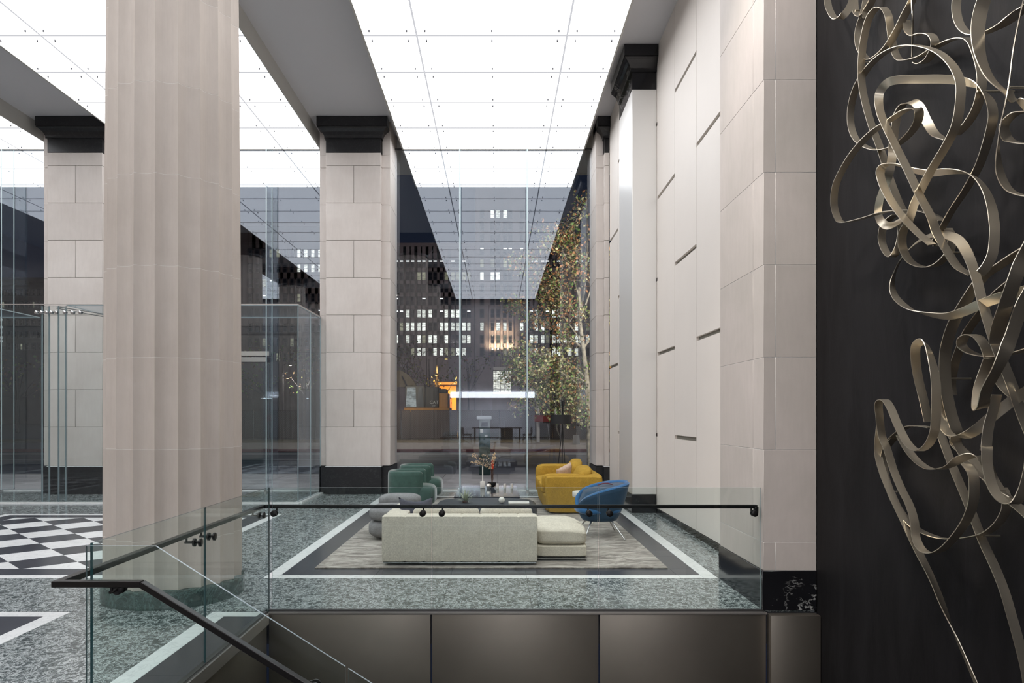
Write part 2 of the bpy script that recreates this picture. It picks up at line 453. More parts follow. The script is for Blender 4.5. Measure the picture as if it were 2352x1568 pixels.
for k in range(3):
    xc = -.09-BAY*k
    light_box(xc-2.09, xc+2.10, rows[0], 16.6, lab[k], rows, .885)
    light_box(xc-2.09, xc+2.10, 16.66, 19.33, ['glowing canopy ceiling outside the middle window', 'glowing canopy ceiling outside the window left of the middle pier', 'glowing canopy ceiling outside the far left window'][k],
              [16.66, 17.89, 19.13, 19.32], .885, 'luminous_canopy')
tag(bx('trim_1', M['boxrim'], None, -17.5, 5, 16.66, 19.36, ZC, ZC+.6), kind='structure')
# ---- stone piers of the facade ---------------------------------------
def cap_profile(mb, x0, x1, yf, yb, zt, zb, kr=1):
    # stepped crown: slab, cove, bead and plain neck
    pr = [(.0, zb), (.0, zb+.30), (.03, zb+.30), (.03, zb+.335), (.035, zb+.36), (.07, zb+.43), (.12, zb+.48), (.155, zb+.50), (.155, zb+.52), (.165, zb+.52), (.165, zt)]
    rs = [[(x0-o, yf-o, z), (x1+o*kr, yf-o, z), (x1+o*kr, yb, z), (x0-o, yb, z)] for o, z in pr]
    return mb.rings(rs)
def pier(xc, label, right=True, left=True, edge=None):
    t = thing('stone_pier', label, 'pillar', (xc, 16.2, 0), 'facade piers')
    x0, x1 = xc-.595, xc+.595; s0, s1 = x0-.17, x1+.185
    if edge is not None: x0, x1, s0, s1 = edge
    g = .004; zb = .61; zt = 7.42
    zs = [zb]+[1.46+.811*i for i in range(8)]+[zt]
    bx('core', M['gap'], t, x0+.006, x1-.006, 15.712, 17.2, 0, ZC-.004)
    for i, (a, b) in enumerate(zip(zs, zs[1:])):
        two = i in (1, 3, 5, 7) and edge is None
        xs_ = [x0, (x0+x1)/2+.01, x1] if two else [x0, x1]
        for c, d in zip(xs_, xs_[1:]):
            bx('stone_block', M['lime2'], t, c+(g if c > x0 else 0), d-(g if d < x1 else 0), 15.70, 15.849, a+g, b-g, bevel=.004, seg=1)
        for (c, d) in ((s0, x0+.004), (x1-.004, s1)):
            if d-c > .03: bx('return_block', M['lime2'], t, c, d, 15.85, 16.9, a+g/2, b-g/2, bevel=.004, seg=1)
    for (c, d) in ((s0, x0-.012), (x1+.012, s1)):
        if d-c > .03: bx('return_block', M['lime2'], t, c, d, 15.85, 16.9, zt, ZC-.004)
    MB().prism([(s0-.01, 16.9), (s0-.01, 15.84), (x0-.012, 15.84), (x0-.012, 15.69), (x1+.012, 15.69), (x1+.012, 15.84), (s1+.01, 15.84), (s1+.01, 16.9)], 0, zb-.012).build('plinth', M['blackplain'], t)
    bx('plinth_trim', M['whmarble'], t, x0-.012, x1+.012, 15.688, 15.9, zb-.012, zb+.002)
    cap_profile(MB(), x0, x1, 15.70, 16.3, ZC-.004, zt, 1 if edge is None else 0).build('capital', M['blackplain'], t)
    return t
pier(-3.125, 'tall limestone pier with black capital between the lounge window and the left window')
pier(-3.125-BAY, 'tall limestone pier with black capital at far left, partly behind the fluted column')
pier(-3.125-2*BAY, 'limestone pier outside the left edge of the picture')
pier(2.4, 'narrow limestone pier with black capital right of the lounge window', edge=(2.33, 2.432, 2.165, 2.436))
# ---- fluted columns ---------------------------------------------------
def flute_ring(r, z, xc=0, yc=0, n=20, s=8, ph=R(-63.6), depth=.078):
    out = []
    for i in range(n):
        for j in range(s):
            t = j/s; a = ph+2*PI*(i+t)/n
            rr = r*(1-depth*4*t*(1-t)*(1.0))
            out.append((xc+rr*math.cos(a), yc+rr*math.sin(a), z))
    return out
M['mortar'] = plain('pale_mortar', (.82, .78, .73), .8)
def column(xc, yc, label, detail=True):
    t = thing('fluted_column', label, 'column', (xc, yc, 0), 'fluted limestone columns')
    zj = [.16, .592]+[.592+.812*i for i in range(1, 9)]+[7.45]
    def rad(z): return .612-.034*(z/6.0)**1.5*(1 if z < 6 else 1)
    for a, b in zip(zj, zj[1:]):
        g = .0028; rs = []
        rs.append([Vector(p) for p in flute_ring(rad(a)-.004, a, xc, yc)])
        rs.append(flute_ring(rad(a), a+g, xc, yc)); rs.append(flute_ring(rad((a+b)/2), (a+b)/2, xc, yc))
        rs.append(flute_ring(rad(b), b-g, xc, yc)); rs.append(flute_ring(rad(b)-.004, b, xc, yc))
        MB().rings(rs).build('drum', M['lime'], t, smooth=True, angle=8)
        if a > .2: MB().rings([flute_ring(rad(a)-.0012, a-g, xc, yc), flute_ring(rad(a)-.0012, a+g, xc, yc)]).build('mortar_joint', M['mortar'], t, smooth=True, angle=8)
    MB().lathe([(.60, 0), (.632, .0), (.634, .13), (.626, .152), (.60, .162)], 72, (xc, yc)).build('base_ring', M['green_d'], t, smooth=True)
    m = MB().lathe([(.55, 7.44), (.58, 7.45), (.58, 7.52), (.60, 7.54), (.68, 7.66), (.78, 7.74), (.80, 7.78), (.80, 7.82), (.5, 7.83)], 48, (xc, yc))
    m.box(xc-.84, xc+.84, yc-.84, yc+.84, 7.82, ZC)
    m.build('capital', M['blackplain'], t, smooth=True)
    return t
column(-3.09, 6.93, 'large fluted limestone column with green marble foot ring behind the glass railing')
for k, (X, Y) in enumerate([(-3.09, 1.0), (-3.09, -4.2), (-3.09-BAY, 6.93), (-3.09-BAY, 1.0), (-3.09-BAY, -4.2)]):
    column(X, Y, 'fluted limestone column with black capital, seen only mirrored in the window')
# ---- facade windows ---------------------------------------------------
def window(n, x0, x1, fins):
    t = thing('window_%d' % n, None, None, ((x0+x1)/2, YG, 0)); tag(t, kind='structure')
    xs = [x0]+fins+[x1]
    for a, b in zip(xs, xs[1:]):
        MB().pane(a+.004, b-.004, YG, YG+.018, .02, ZL-.005).build('glass_pane', [M['glass'], M['edge']], t)
    for f_ in fins:
        MB().pane(f_-.010, f_+.010, YG-.42, YG-.002, .04, ZL+.001).build('glass_fin', [M['glass_in'], M['edge_f']], t)
        bx('fin_shoe', M['steel'], t, f_-.03, f_+.03, YG-.50, YG-.40, 0, .05)
    bx('head_channel', M['steel_d'], t, x0, x1, YG-.02, YG+.04, ZL-.012, ZL+.015)
    bx('sill', M['whmarble'], t, x0, x1, YG-.25, YG+.06, 0, .02)
window(1, -2.35, 2.17, [-.84, .673])
window(2, -8.43, -3.90, [-7.00, -5.17])
window(3, -14.5, -9.94, [-12.6, -11.1])
# ---- right wall: dark plaster, stone pier, white panels ------------------
tag(bx('wall_right', M['dark'], None, 2.80, 3.0, -5.3, 6.33, -4.2, ZC+.1), kind='structure')
tag(bx('wall_right_core', M['gap'], None, 2.84, 3.3, 6.33, 16.6, -.3, ZC), kind='structure')
t = thing('corner_pier', 'broad limestone pier with black marble foot beside the dark sculpture wall', 'pillar', (2.56, 6.9, 0))
zs = [.344, .592]+[.592+.811*i for i in range(1, 10)]+[ZC-.004]; g = .0015
for i, (a, b) in enumerate(zip(zs, zs[1:])):
    cut = [2.337, 2.44, 2.80] if i % 2 == 1 or i == 0 else [2.337, 2.80]
    if i in (1,): cut = [2.337, 2.80]
    if i % 2 == 0: cut = [2.337, 2.44, 2.80]
    for c, d in zip(cut, cut[1:]):
        bx('stone_block', M['lime_g'], t, c+(g if c > 2.34 else 0), d-g, 6.34, 6.60, a+g, b-g, bevel=.002, seg=1)
    bx('side_block', M['lime_g'], t, 2.337, 2.797, 6.602, 7.575, a+g, b-g, bevel=.002, seg=1)
bx('mortar', M['whmarble'], t, 2.340, 2.80, 6.3425, 7.57, .344, ZC-.006)
bx('plinth', M['black'], t, 2.322, 2.797, 6.325, 7.575, 0.0, .344, bevel=.003, seg=1)
# white panels on the plane x = 2.80
wl = thing('wall_panelled', None, None, (2.8, 11, 0)); tag(wl, kind='structure')
ys = [7.58, 7.82, 9.06, 10.30-.12, 11.42, 12.66, 13.9]
ys = [7.58, 7.68, 8.92, 10.16, 11.40, 12.64, 13.96]
for i, (a, b) in enumerate(zip(ys, ys[1:])):
    off = 4.09 if i % 2 == 0 else 5.50
    off = {0: 4.09, 1: 4.09, 2: 5.50-0, 3: 4.09, 4: 5.50, 5: 4.09}[i]
    if i == 1: off = 4.09
    cz = sorted([off+2.72*k for k in (-2, -1, 0, 1, 2) if .3 < off+2.72*k < ZC-.2])
    zz = [.09]+cz+[ZC]
    for c, d in zip(zz, zz[1:]):
        bx('wall_panel', M['white'], wl, 2.80, 2.84, a+.005, b-.005, c+(.03 if c > .1 else 0), d-(.03 if d < ZC else 0))
bx('baseboard', M['black'], wl, 2.785, 2.82, 7.6, 13.96, 0, .085)
# the white wall steps forward beyond the pilaster
wl = thing('wall_stepped', None, None, (2.45, 15, 0)); tag(wl, kind='structure')
for (a, b, cz) in ((14.03, 14.62, [4.09, 6.81, 1.37]), (14.62, 15.685, [2.75, 5.47])):
    zz = [.09]+sorted(cz)+[ZC]
    for c, d in zip(zz, zz[1:]):
        bx('wall_panel', M['white'], wl, 2.44, 2.50, a+.005, b-.005, c+(.03 if c > .1 else 0), d-(.03 if d < ZC else 0))
bx('baseboard', M['black'], wl, 2.43, 2.50, 14.03, 15.7, 0, .085)
bx('step_core', M['gap'], wl, 2.48, 2.8, 14.04, 15.68, 0, ZC-.01)
t = thing('white_pilaster', 'tall satin white pilaster with veined black capital on the panelled wall', 'pilaster', (2.6, 13.3, 0))
bx('shaft', M['whitemetal'], t, 2.37, 2.797, 12.69, 14.025, .324, 7.43, bevel=.004, seg=1)
bx('plinth', M['black'], t, 2.355, 2.78, 12.675, 14.025, 0, .324, bevel=.003, seg=1)
m = MB(); pr = [(.0, 7.43), (.0, 7.73), (.03, 7.73), (.03, 7.765), (.035, 7.79), (.07, 7.86), (.12, 7.91), (.155, 7.93), (.155, 7.95), (.165, 7.95), (.165, ZC-.004)]
m.rings([[(2.37-o, 12.69-o, z), (2.797, 12.69-o, z), (2.797, 14.025, z), (2.37-o, 14.025, z)] for o, z in pr])
m.build('capital', M['black'], t)
# ---- walls outside the picture that show in the window reflections -------
tag(bx('wall_left', M['lime'], None, -17.8, -17.5, -5.3, 16.8, -.3, ZC), kind='structure')
rw = MB()
rw.box(-17.5, -2.5, -5.3, -5.1, -.022, ZC); rw.box(2.0, 2.82, -5.3, -5.1, -.022, ZC); rw.box(-2.5, 2.0, -5.3, -5.1, 2.97, ZC)
tag(rw.build('wall_rear', M['plaster']), kind='structure')
tag(bx('wall_reception', M['plaster'], None, -5, 5, -12.2, -12.0, -.022, 3.0), kind='structure')
tag(bx('ceiling_reception', M['plaster'], None, -5, 5, -12.0, -5.3, 2.97, 3.05), kind='structure')
t = thing('luminous_bulkhead', 'long glowing white bar mirrored low in the middle window', 'light', (-.2, -5.0, 2.8))
MB().box(-2.48, 1.98, -5.12, -4.98, 2.66, 2.97).build('diffuser', emit('bulkhead_glow', (.97, .97, 1), 8), t, bevel=.04)
for (a, b) in ((-2.3, -.6), (.2, 1.9)):
    t = thing('linear_light', 'slim white strip lamp mirrored under the glowing bar, ' + ('left one' if a < 0 else 'right one'), 'light', ((a+b)/2, -9, 2.93))
    bx('tube', emit('strip_glow', (1, 1, 1), 6), t, a, b, -9.05, -8.95, 2.90, 2.94); bx('housing', M['steel_d'], t, a, b, -9.06, -8.94, 2.94, 2.97)
for (a, b) in ((-13.4, -11.9), (-11.2, -9.3)):
    t = thing('linear_light', 'slim white wall lamp mirrored in the window left of the pier, ' + ('farther one' if a < -12 else 'nearer one'), 'light', ((a+b)/2, -5.05, 2.62))
    bx('tube', emit('wall_strip_glow', (1, 1, 1), 6), t, a, b, -5.06, -5.02, 2.60, 2.65); bx('housing', M['steel_d'], t, a, b, -5.10, -5.06, 2.59, 2.66)
# table and two chairs of the reception, seen mirrored in the window
t = thing('meeting_table', 'dark table mirrored in the middle window below the glowing bar', 'table', (-.1, -8.8, 0))
bx('tabletop', M['slate'], t, -1.45, 1.45, -9.3, -8.3, .98, 1.04)
for X, Y in ((-1.3, -9.2), (1.3, -9.2), (-1.3, -8.4), (1.3, -8.4)): bx('leg', M['slate'], t, X-.03, X+.03, Y-.03, Y+.03, 0, .98)
bx('pedestal', M['steel_d'], t, .2, .9, -9.1, -8.5, 0, .98)
for X, s in ((-1.75, 'left'), (1.75, 'right')):
    t = thing('bar_chair', 'upholstered chair at the %s end of the table mirrored in the window' % s, 'chair', (X, -8.8, 0))
    MB().sbox((X, -8.8, .62), (.26, .26, .05), 5, 6).build('seat', M['slate'], t, smooth=True)
    sx = -1 if s == 'left' else 1
    MB().sbox((X+sx*.24, -8.8, .86), (.05, .26, .2), 5, 6).build('backrest', M['slate'], t, smooth=True)
    for a in (-.2, .2):
        for b in (-.2, .2): MB().tube([(X+a, -8.8+b, .6), (X+a*1.3, -8.8+b*1.3, 0)], .014, 6).build('leg', M['steel_d'], t)
# ================================================================== RAILINGS
GM = [M['glass_rail'], M['edge']]
ZT = 1.07
t = thing('glass_railing', 'frameless glass railing along the front edge of the lounge floor', 'railing', (0, YF+.03, 0), 'glass railings')
xs = [-1.99, -.577, .892, 2.325]
for a, b in zip(xs, xs[1:]):
    MB().pane(a+.006, b-.006, YF+.024, YF+.038, -.015, ZT).build('glass_panel', GM, t)
t = thing('glass_railing', 'frameless glass railing running toward the viewer at the left of the stair void', 'railing', (-2.013, 5, 0), 'glass railings')
ys = [3.585, 4.98, YF+.042]
for a, b in zip(ys, ys[1:]):
    MB().pane(-2.021, -2.008, a+.004, b-.004, -.015, ZT).build('glass_panel', [M['glass_rail'], M['edge_d' if a < 4 else 'edge_m']], t)
t = thing('glass_railing', 'sloping glass railing of the descending stair in the lower left foreground', 'railing', (-1.4, 3.57, 0), 'glass railings')
sl = .636
def zt(x): return 1.06-sl*max(0, x+1.686)
def slopepane(x0, x1, low=1.12):
    m = MB(); ya, yb = 3.562, 3.575
    top = [(x, zt(x)) for x in ([x0, -1.686, x1] if x0 < -1.686 else [x0, x1])]
    pts = top[::-1]+[(x0, zt(x0)-low), (x1, zt(x1)-low)] if x0 >= -1.686 else top[::-1]+[(x0, -.02), (-1.686, -.05), (x1, zt(x1)-low)]
    m.prism(pts, ya, yb, 'y'); n = len(pts)
    m.m = [0, 0]+[1]*n
    m.build('glass_panel', GM, t)
slopepane(-2.028, -.750); slopepane(-.735, .95); slopepane(.965, 2.7)
# stair below the railing
st = thing('stair', 'dark stone stair descending to the right below the sloping glass', 'stairs', (-1.6, 3, 0))
for i in range(14):
    x = -1.70+.267*i; z = -.17*(i+1)
    bx('step', M['slate'], st, x, x+.30, 2.1, 3.53, z-.04, z); bx('riser', M['slate'], st, x-.005, x+.01, 2.1, 3.53, z, z+.13)
MB().prism([(-1.7, -.25), (-1.7, -.02), (2.7, -.02-sl*4.4), (2.7, -.25-sl*4.4)], 3.53, 3.60, 'y').build('stringer', M['fascia'], st)
# handrail, one continuous run around the corner
h = thing('handrail', 'slim black handrail following the glass railings and down the stair', 'handrail', (-2.085, 5, .9))
path = [(2.31, 6.43, .895), (-2.085, 6.43, .895), (-2.085, 3.43, .905), (-1.688, 3.43, .905), (.9, 3.43, .905-.615*2.588)]
def bar(a, b, wd=.042, ht=.030, e0=.0, e1=.0):
    a = Vector(a); b = Vector(b); d = (b-a).normalized(); a = a-d*e0; b = b+d*e1
    s = d.cross(Vector((0, 0, 1))).normalized(); u = s.cross(d).normalized()
    r0 = [a+s*wd/2*i+u*ht/2*j for i, j in ((-1, -1), (1, -1), (1, 1), (-1, 1))]
    r1 = [b+s*wd/2*i+u*ht/2*j for i, j in ((-1, -1), (1, -1), (1, 1), (-1, 1))]
    return MB().rings([r0, r1])
for i, (a, b) in enumerate(zip(path, path[1:])):
    bar(a, b, e1=.021 if i < 2 else .003).build('rail', M['rail'], h, bevel=.003, seg=1)
bx('end_cap', M['rail'], h, 2.285, 2.315, 6.40, 6.45, .84, .895, bevel=.003, seg=1)
def disc(m, c, ax, r=.028, th=.016, n=20):
    c = Vector(c); d = {'x': Vector((1, 0, 0)), 'y': Vector((0, 1, 0))}[ax]; u = Vector((0, 0, 1)); s = d.cross(u)
    rs = []
    for k, rr in ((-th/2, r*.9), (-th/2+.002, r), (th/2-.002, r), (th/2, r*.9)):
        rs.append([c+d*k+s*rr*math.cos(2*PI*i/n)+u*rr*math.sin(2*PI*i/n) for i in range(n)])
    m.rings(rs)
def bracket(c, ax, side):
    # two clamp discs either side of the pane, an arm and a stem up to the rail
    m = MB(); c = Vector(c); d = Vector((1, 0, 0)) if ax == 'x' else Vector((0, 1, 0))
    disc(m, c-d*side*.020, ax); disc(m, c+d*side*.020, ax)
    q = c+d*side*.074
    m.tube([c, q+d*side*.012], .008, 8); m.tube([q, q+Vector((0, 0, .055))], .007, 8)
    m.build('bracket', M['rail'], h, smooth=True)
for px in (971, 1015, 1353, 1400, 1732): bracket(((px-VX)*6.371/F, YF+.031, .842), 'y', 1)
for px in (630,): bracket(((px-VX)*6.371/F, YF+.031, .842), 'y', 1)
for y in (4.86, 5.10, 6.18): bracket((-2.015, y, .85), 'x', -1)
for x in (-1.865,): bracket((x, 3.569, .85), 'y', -1)
for x in (-.9, -.6): bracket((x, 3.569, .85-.615*(x+1.688)), 'y', -1)

# ================================================================== RIBBON SCULPTURE
sc = thing('ribbon_sculpture', 'tangle of bent champagne metal ribbons pinned to the dark wall', 'sculpture', (2.5, 4.8, 1.5))
def crom(pts, n=9):
    out = []; P_ = [pts[0]]+pts+[pts[-1]]
    for i in range(1, len(P_)-2):
        a, b, c, d = P_[i-1], P_[i], P_[i+1], P_[i+2]
        for k in range(n):
            t_ = k/n
            out.append(tuple(.5*((2*b[j])+(-a[j]+c[j])*t_+(2*a[j]-5*b[j]+4*c[j]-d[j])*t_*t_+(-a[j]+3*b[j]-3*c[j]+d[j])*t_**3) for j in range(len(b))))
    out.append(tuple(pts[-1])); return out
A1 = lambda x, y: (1850+x/3.016, y/3.016)
A2 = lambda x, y: (1850+x/2.904, 500+y/2.904)
A3 = lambda x, y: (1850+x/2.761, 1000+y/2.761)
WRIB = .053
def ribbon(segs, d0, d1, ang=None, wave=1.0, ph=0, wd=WRIB):
    # segs: (map, [(x, y), ...]) runs joined end to end; d0..d1 = stand-off from the wall; ang = list of (t, degrees) twist
    pts = []
    for fn, L in segs: pts += [fn(*q) for q in L]
    n = len(pts); pts = [(p[0], p[1], i/(n-1)) for i, p in enumerate(pts)]
    C_ = crom(pts); v = []; T = []
    for (x, y, t_) in C_:
        d = d0+(d1-d0)*(.5-.5*math.cos(2*PI*wave*t_+ph)); X = 2.795-d
        Y = X*F/(x-VX); T.append((Vector((X, Y, EYE-(y-HZ)*Y/F)), t_))
    def an(t_):
        if not ang: return 0
        if t_ <= ang[0][0]: return ang[0][1]
        for (a, b), (c, e) in zip(ang, ang[1:]):
            if t_ <= c:
                q = (t_-a)/(c-a); q = q*q*(3-2*q); return b+(e-b)*q
        return ang[-1][1]
    rs = []
    for i, (c, t_) in enumerate(T):
        a = T[max(0, i-1)][0]; b = T[min(len(T)-1, i+1)][0]; tg = (b-a).normalized()
        w_ = Vector((1, 0, 0)); w_ = (w_-tg*w_.dot(tg))
        w_ = w_.normalized() if w_.length > .15 else Vector((0, 0, 1))
        w_ = Matrix.Rotation(R(an(t_)), 3, tg) @ w_
        nn = tg.cross(w_).normalized(); hw = w_*wd/2; th = nn*.0022
        rs.append([c-hw-th, c+hw-th, c+hw+th, c-hw+th])
    MB().rings(rs).build('ribbon', M['ribbon'], sc, smooth=True, angle=50)
ribbon([(A2, [(950,70),(975,130),(960,230),(880,310),(790,328),(700,290),(650,200),(650,100),(690,20)]),
        (A1, [(760,1400),(860,1200),(980,1000),(1045,860),(1072,700),(1070,560),(1010,440),(900,350),(740,312),(600,340),(470,430),(370,570),(320,720),(315,860),(350,960),(420,1015),(510,1038),(620,1010),(710,940),(770,860),(788,790),(765,752),(690,765),(590,830),(470,910),(370,1010),(290,1120),(215,1270),(198,1400),(220,1500),(265,1540),(400,1512),(540,1470),(680,1455),(800,1460),(890,1490),(950,1530)])], .12, .30, None, 2)
ribbon([(A1, [(985,968),(900,930),(840,840),(790,740),(740,705),(680,725),(640,790),(620,890),(608,990),(600,1090),(580,1200),(550,1290),(515,1390),(505,1480),(530,1540),(580,1565),(640,1540),(690,1500)])], .10, .22, [(0,0),(.15,-35),(.4,0),(.7,50),(1,70)], 1)
ribbon([(A2, [(1110,380),(1020,330),(950,230),(880,110)]), (A1, [(870,1500),(790,1350),(720,1200),(640,1040),(570,900),(520,780),(510,660),(560,580),(640,553),(800,548),(950,548),(1080,560),(1190,595),(1270,680),(1300,790),(1275,930),(1210,1130),(1120,1300),(1020,1450)]), (A2, [(900,90),(845,180)])], .14, .34, [(0,0),(.38,0),(.48,-60),(.62,-60),(.74,0),(1,-20)], 1, 1)
ribbon([(A1, [(690,1480),(640,1380),(580,1220),(520,1030),(460,870),(410,690),(388,540),(390,400),(405,270),(440,130),(490,60),(540,55),(575,110),(592,220),(610,330),(645,405),(700,415),(800,390),(900,330),(1000,280),(1090,262),(1150,290),(1195,400),(1220,520),(1215,640),(1180,760),(1110,870),(1040,935)])], .06, .18, None, 1.5, .5)
ribbon([(A1, [(800,-160),(740,0),(690,100),(630,220),(560,330),(480,400),(425,405),(375,330),(365,230),(400,110),(460,10),(500,-120)])], .05, .14, None, 1)
ribbon([(A1, [(140,-120),(150,-20),(165,60),(210,130),(270,100),(320,20),(350,-120)])], .12, .26, None, 1)
ribbon([(A1, [(340,-100),(345,60),(375,110),(405,80),(440,-100)])], .05, .12, None, 1)
ribbon([(A1, [(1060,-120),(1045,60),(1070,170),(1130,230),(1220,235),(1330,190),(1420,130),(1490,80),(1560,20)])], .10, .2, None, 1)
ribbon([(A1, [(1270,-100),(1210,90),(1193,250),(1215,400),(1280,540),(1390,640),(1470,690),(1560,760)])], .2, .34, [(0,0),(.6,-20),(1,-60)], 1, 0, .075)
ribbon([(A1, [(1540,-120),(1485,120),(1440,350),(1410,590),(1385,720),(1350,880),(1335,1060),(1350,1200),(1410,1310),(1500,1350),(1600,1360)])], .22, .3, [(0,-54),(.5,-54),(.75,-10),(1,0)], 1)
ribbon([(A1, [(1600,780),(1540,772),(1450,790),(1380,860),(1385,930),(1440,980),(1600,1000)])], .06, .12, None, 1)
ribbon([(A1, [(742,-80),(740,60),(743,170),(738,400)])], .05, .1, [(0,-40),(.5,-54),(1,-54)], 1, 0, .045)
ribbon([(A1, [(700,140),(710,210),(750,245),(810,230),(870,240),(898,290),(885,350),(850,410),(800,440),(765,430)])], .05, .10, None, 1)
ribbon([(A2, [(845,180),(760,110),(700,50)]), (A1, [(690,1520),(620,1430),(560,1330),(525,1240),(520,1180),(560,1140),(640,1143),(740,1178),(860,1198),(980,1187),(1090,1192),(1180,1230),(1250,1320),(1290,1430),(1305,1520)]), (A2, [(1262,90),(1250,230),(1210,320),(1165,372)])], .18, .36, [(0,0),(.35,0),(.5,-45),(.66,-20),(.8,0),(1,0)], 1, 2)
ribbon([(A2, [(600,-20),(560,10),(520,60),(510,150),(540,230),(580,258),(620,200),(640,110),(640,20)])], .06, .12, None, 1)
ribbon([(A2, [(1520,1500),(1440,1300),(1390,1150),(1340,1020),(1290,900),(1240,760),(1180,560),(1140,400),(1090,260),(1030,160),(960,120),(870,112),(780,140),(700,200),(630,290),(585,400),(585,490),(630,560),(720,620),(850,650),(960,655),(1060,625),(1160,580),(1300,530),(1420,500),(1520,470)])], .10, .32, [(0,0),(.28,0),(.40,-42),(.58,-45),(.68,0),(.78,-40),(1,-55)], 1.5, 1)
ribbon([(A2, [(1560,60),(1458,260),(1400,400),(1330,600),(1285,740),(1270,840)])], .32, .38, None, 1, 0, .07)
ribbon([(A2, [(1600,250),(1500,480),(1440,600),(1370,800),(1330,900),(1280,1010),(1210,1140),(1185,1250),(1160,1265),(1165,1160),(1190,1060),(1230,940)])], .26, .40, [(0,0),(.7,-15),(1,0)], 1, 0, .068)
ribbon([(A2, [(1560,160),(1500,190),(1400,250),(1280,330),(1180,400),(1080,540),(990,700),(940,860),(930,1000),(940,1150),(970,1300),(1010,1430)]), (A3, [(960,60),(1080,170),(1180,300),(1260,380),(1386,480),(1450,540)])], .08, .2, None, 1, .6, .068)
ribbon([(A2, [(1560,240),(1500,300),(1400,400),(1280,500),(1180,620),(1080,760),(1020,900),(990,1000),(975,1100),(980,1180)])], .05, .12, None, 1)
ribbon([(A2, [(820,1360),(790,1220),(755,1080),(735,950),(740,850),(795,830),(835,920),(868,1080),(872,1250),(865,1400),(835,1490),(790,1540),(740,1550),(680,1500),(620,1390),(570,1270),(530,1215),(490,1235),(495,1330),(510,1450)]),
        (A3, [(520,90),(560,220),(610,340),(660,440),(690,540),(702,650),(740,722),(800,745),(870,720),(950,640),(1020,540),(1062,430),(1070,320),(1060,240),(1020,180)])], .16, .38, [(0,0),(.1,-10),(.14,-40),(.22,0),(1,0)], 1.5, .4)
ribbon([(A3, [(475,-80),(460,90),(490,230),(560,400),(640,570),(720,740),(800,900),(870,1070),(930,1220),(1000,1380),(1080,1568),(1110,1650)])], .10, .16, [(0,0),(.4,0),(.6,-20),(.8,-70),(1,-78)], 1)
ribbon([(A3, [(560,20),(510,90),(498,200),(530,330),(590,460),(680,570),(790,630),(910,655),(1040,645),(1140,620),(1220,560),(1272,470),(1270,380),(1250,330)])], .06, .14, None, 1)
ribbon([(A3, [(600,0),(650,90),(720,170),(800,212),(900,200),(980,150),(1060,125),(1120,150),(1160,200),(1190,270),(1240,350)])], .2, .32, [(0,0),(.4,0),(.5,-25),(1,0)], 1)
ribbon([(A3, [(840,-60),(920,160),(990,330),(1060,500),(1130,680),(1200,830),(1260,980),(1310,1150),(1360,1330),(1400,1500),(1420,1640)])], .06, .10, None, 1)
ribbon([(A2, [(1275,1180),(1250,1290),(1220,1400),(1205,1540)]), (A3, [(1150,80),(1155,200),(1190,330),(1255,415),(1330,425),(1380,350),(1420,200),(1430,60)])], .28, .36, None, 1)
ribbon([(A2, [(905,1150),(910,1350),(960,1440),(1040,1460),(1130,1420),(1250,1320),(1380,1220),(1520,1130)])], .2, .3, [(0,0),(.3,0),(.6,-45),(1,-60)], 1)
ribbon([(A2, [(1540,840),(1500,870),(1380,905),(1250,925),(1120,905),(1050,860),(1045,810),(1090,780),(1150,795),(1200,860),(1235,960),(1290,1080),(1350,1160),(1450,1240)])], .18, .30, None, 1)
ribbon([(A2, [(555,1500),(600,1450),(680,1395),(760,1388),(840,1400)])], .05, .08, None, 1)
ribbon([(A3, [(930,0),(1000,120),(1060,210),(1150,280),(1240,350),(1320,400)])], .12, .16, [(0,0),(1,-20)], 1)
def pin(px, py, d):
    X = 2.795-d; Y = X*F/(px-VX); z = EYE-(py-HZ)*Y/F
    MB().tube([(X, Y, z), (2.795, Y, z)], .006, 8).build('pin', M['ribbon'], sc, smooth=True)
for q, d in (((1190,632),.20), ((1412,605),.22), ((985,232),.12)): pin(*A1(*q) if q[1] > 240 else A2(*q), d)
for q, d in (((968,1072),.12), ((850,185),.10)): pin(*A2(*q), d)
for q, d in (((1120,636),.10), ((575,355),.06)): pin(*A3(*q), d)
pin(*A1(400, 432), .06); pin(*A1(345, 72), .10)

# ================================================================== FURNITURE
def fabric(name, c, amt=.07, rough=.9, sheen=.0, sc_=180, weave=True):
    m, nt, p = mat(name)
    v = coords(nt, (1, 1, 1), kind='obj')
    f = noise(nt, v, 9, 4); col = ramp(nt, f, [(.3, tuple(x*(1-amt) for x in c)), (.7, tuple(min(1, x*(1+amt)) for x in c))])
    f2 = noise(nt, coords(nt, (1, 1, .25), kind='obj'), sc_, 2); f3 = noise(nt, coords(nt, (.25, .25, 1), kind='obj'), sc_, 2)
    col = mixc(nt, col, ramp(nt, f2, [(.35, .82), (.65, 1.1)]), .8 if weave else .25, 'MULTIPLY')
    col = mixc(nt, col, ramp(nt, f3, [(.35, .86), (.65, 1.08)]), .8 if weave else .2, 'MULTIPLY')
    nt.links.new(col, p.inputs['Base Color']); p.inputs['Roughness'].default_value = rough
    p.inputs['Specular IOR Level'].default_value = .2
    if sheen: p.inputs['Sheen Weight'].default_value = sheen; p.inputs['Sheen Roughness'].default_value = .35
    bump(nt, p, f2, .12, .002); return m
M['cream'] = fabric('cream_linen', (.70, .645, .545))
M['grey'] = fabric('grey_boucle', (.27, .265, .27), .12)
M['dgrey'] = fabric('dark_grey_cloth', (.10, .10, .125), .1)
M['gvelvet'] = fabric('green_velvet', (.050, .100, .083), .12, .7, .8, 60, False)
M['mustard'] = fabric('mustard_cloth', (.47, .29, .045), .1)
M['beige'] = fabric('beige_cloth', (.66, .50, .40), .15)
M['bvelvet'] = fabric('blue_velvet', (.030, .125, .29), .08, .75, .6, 60, False)
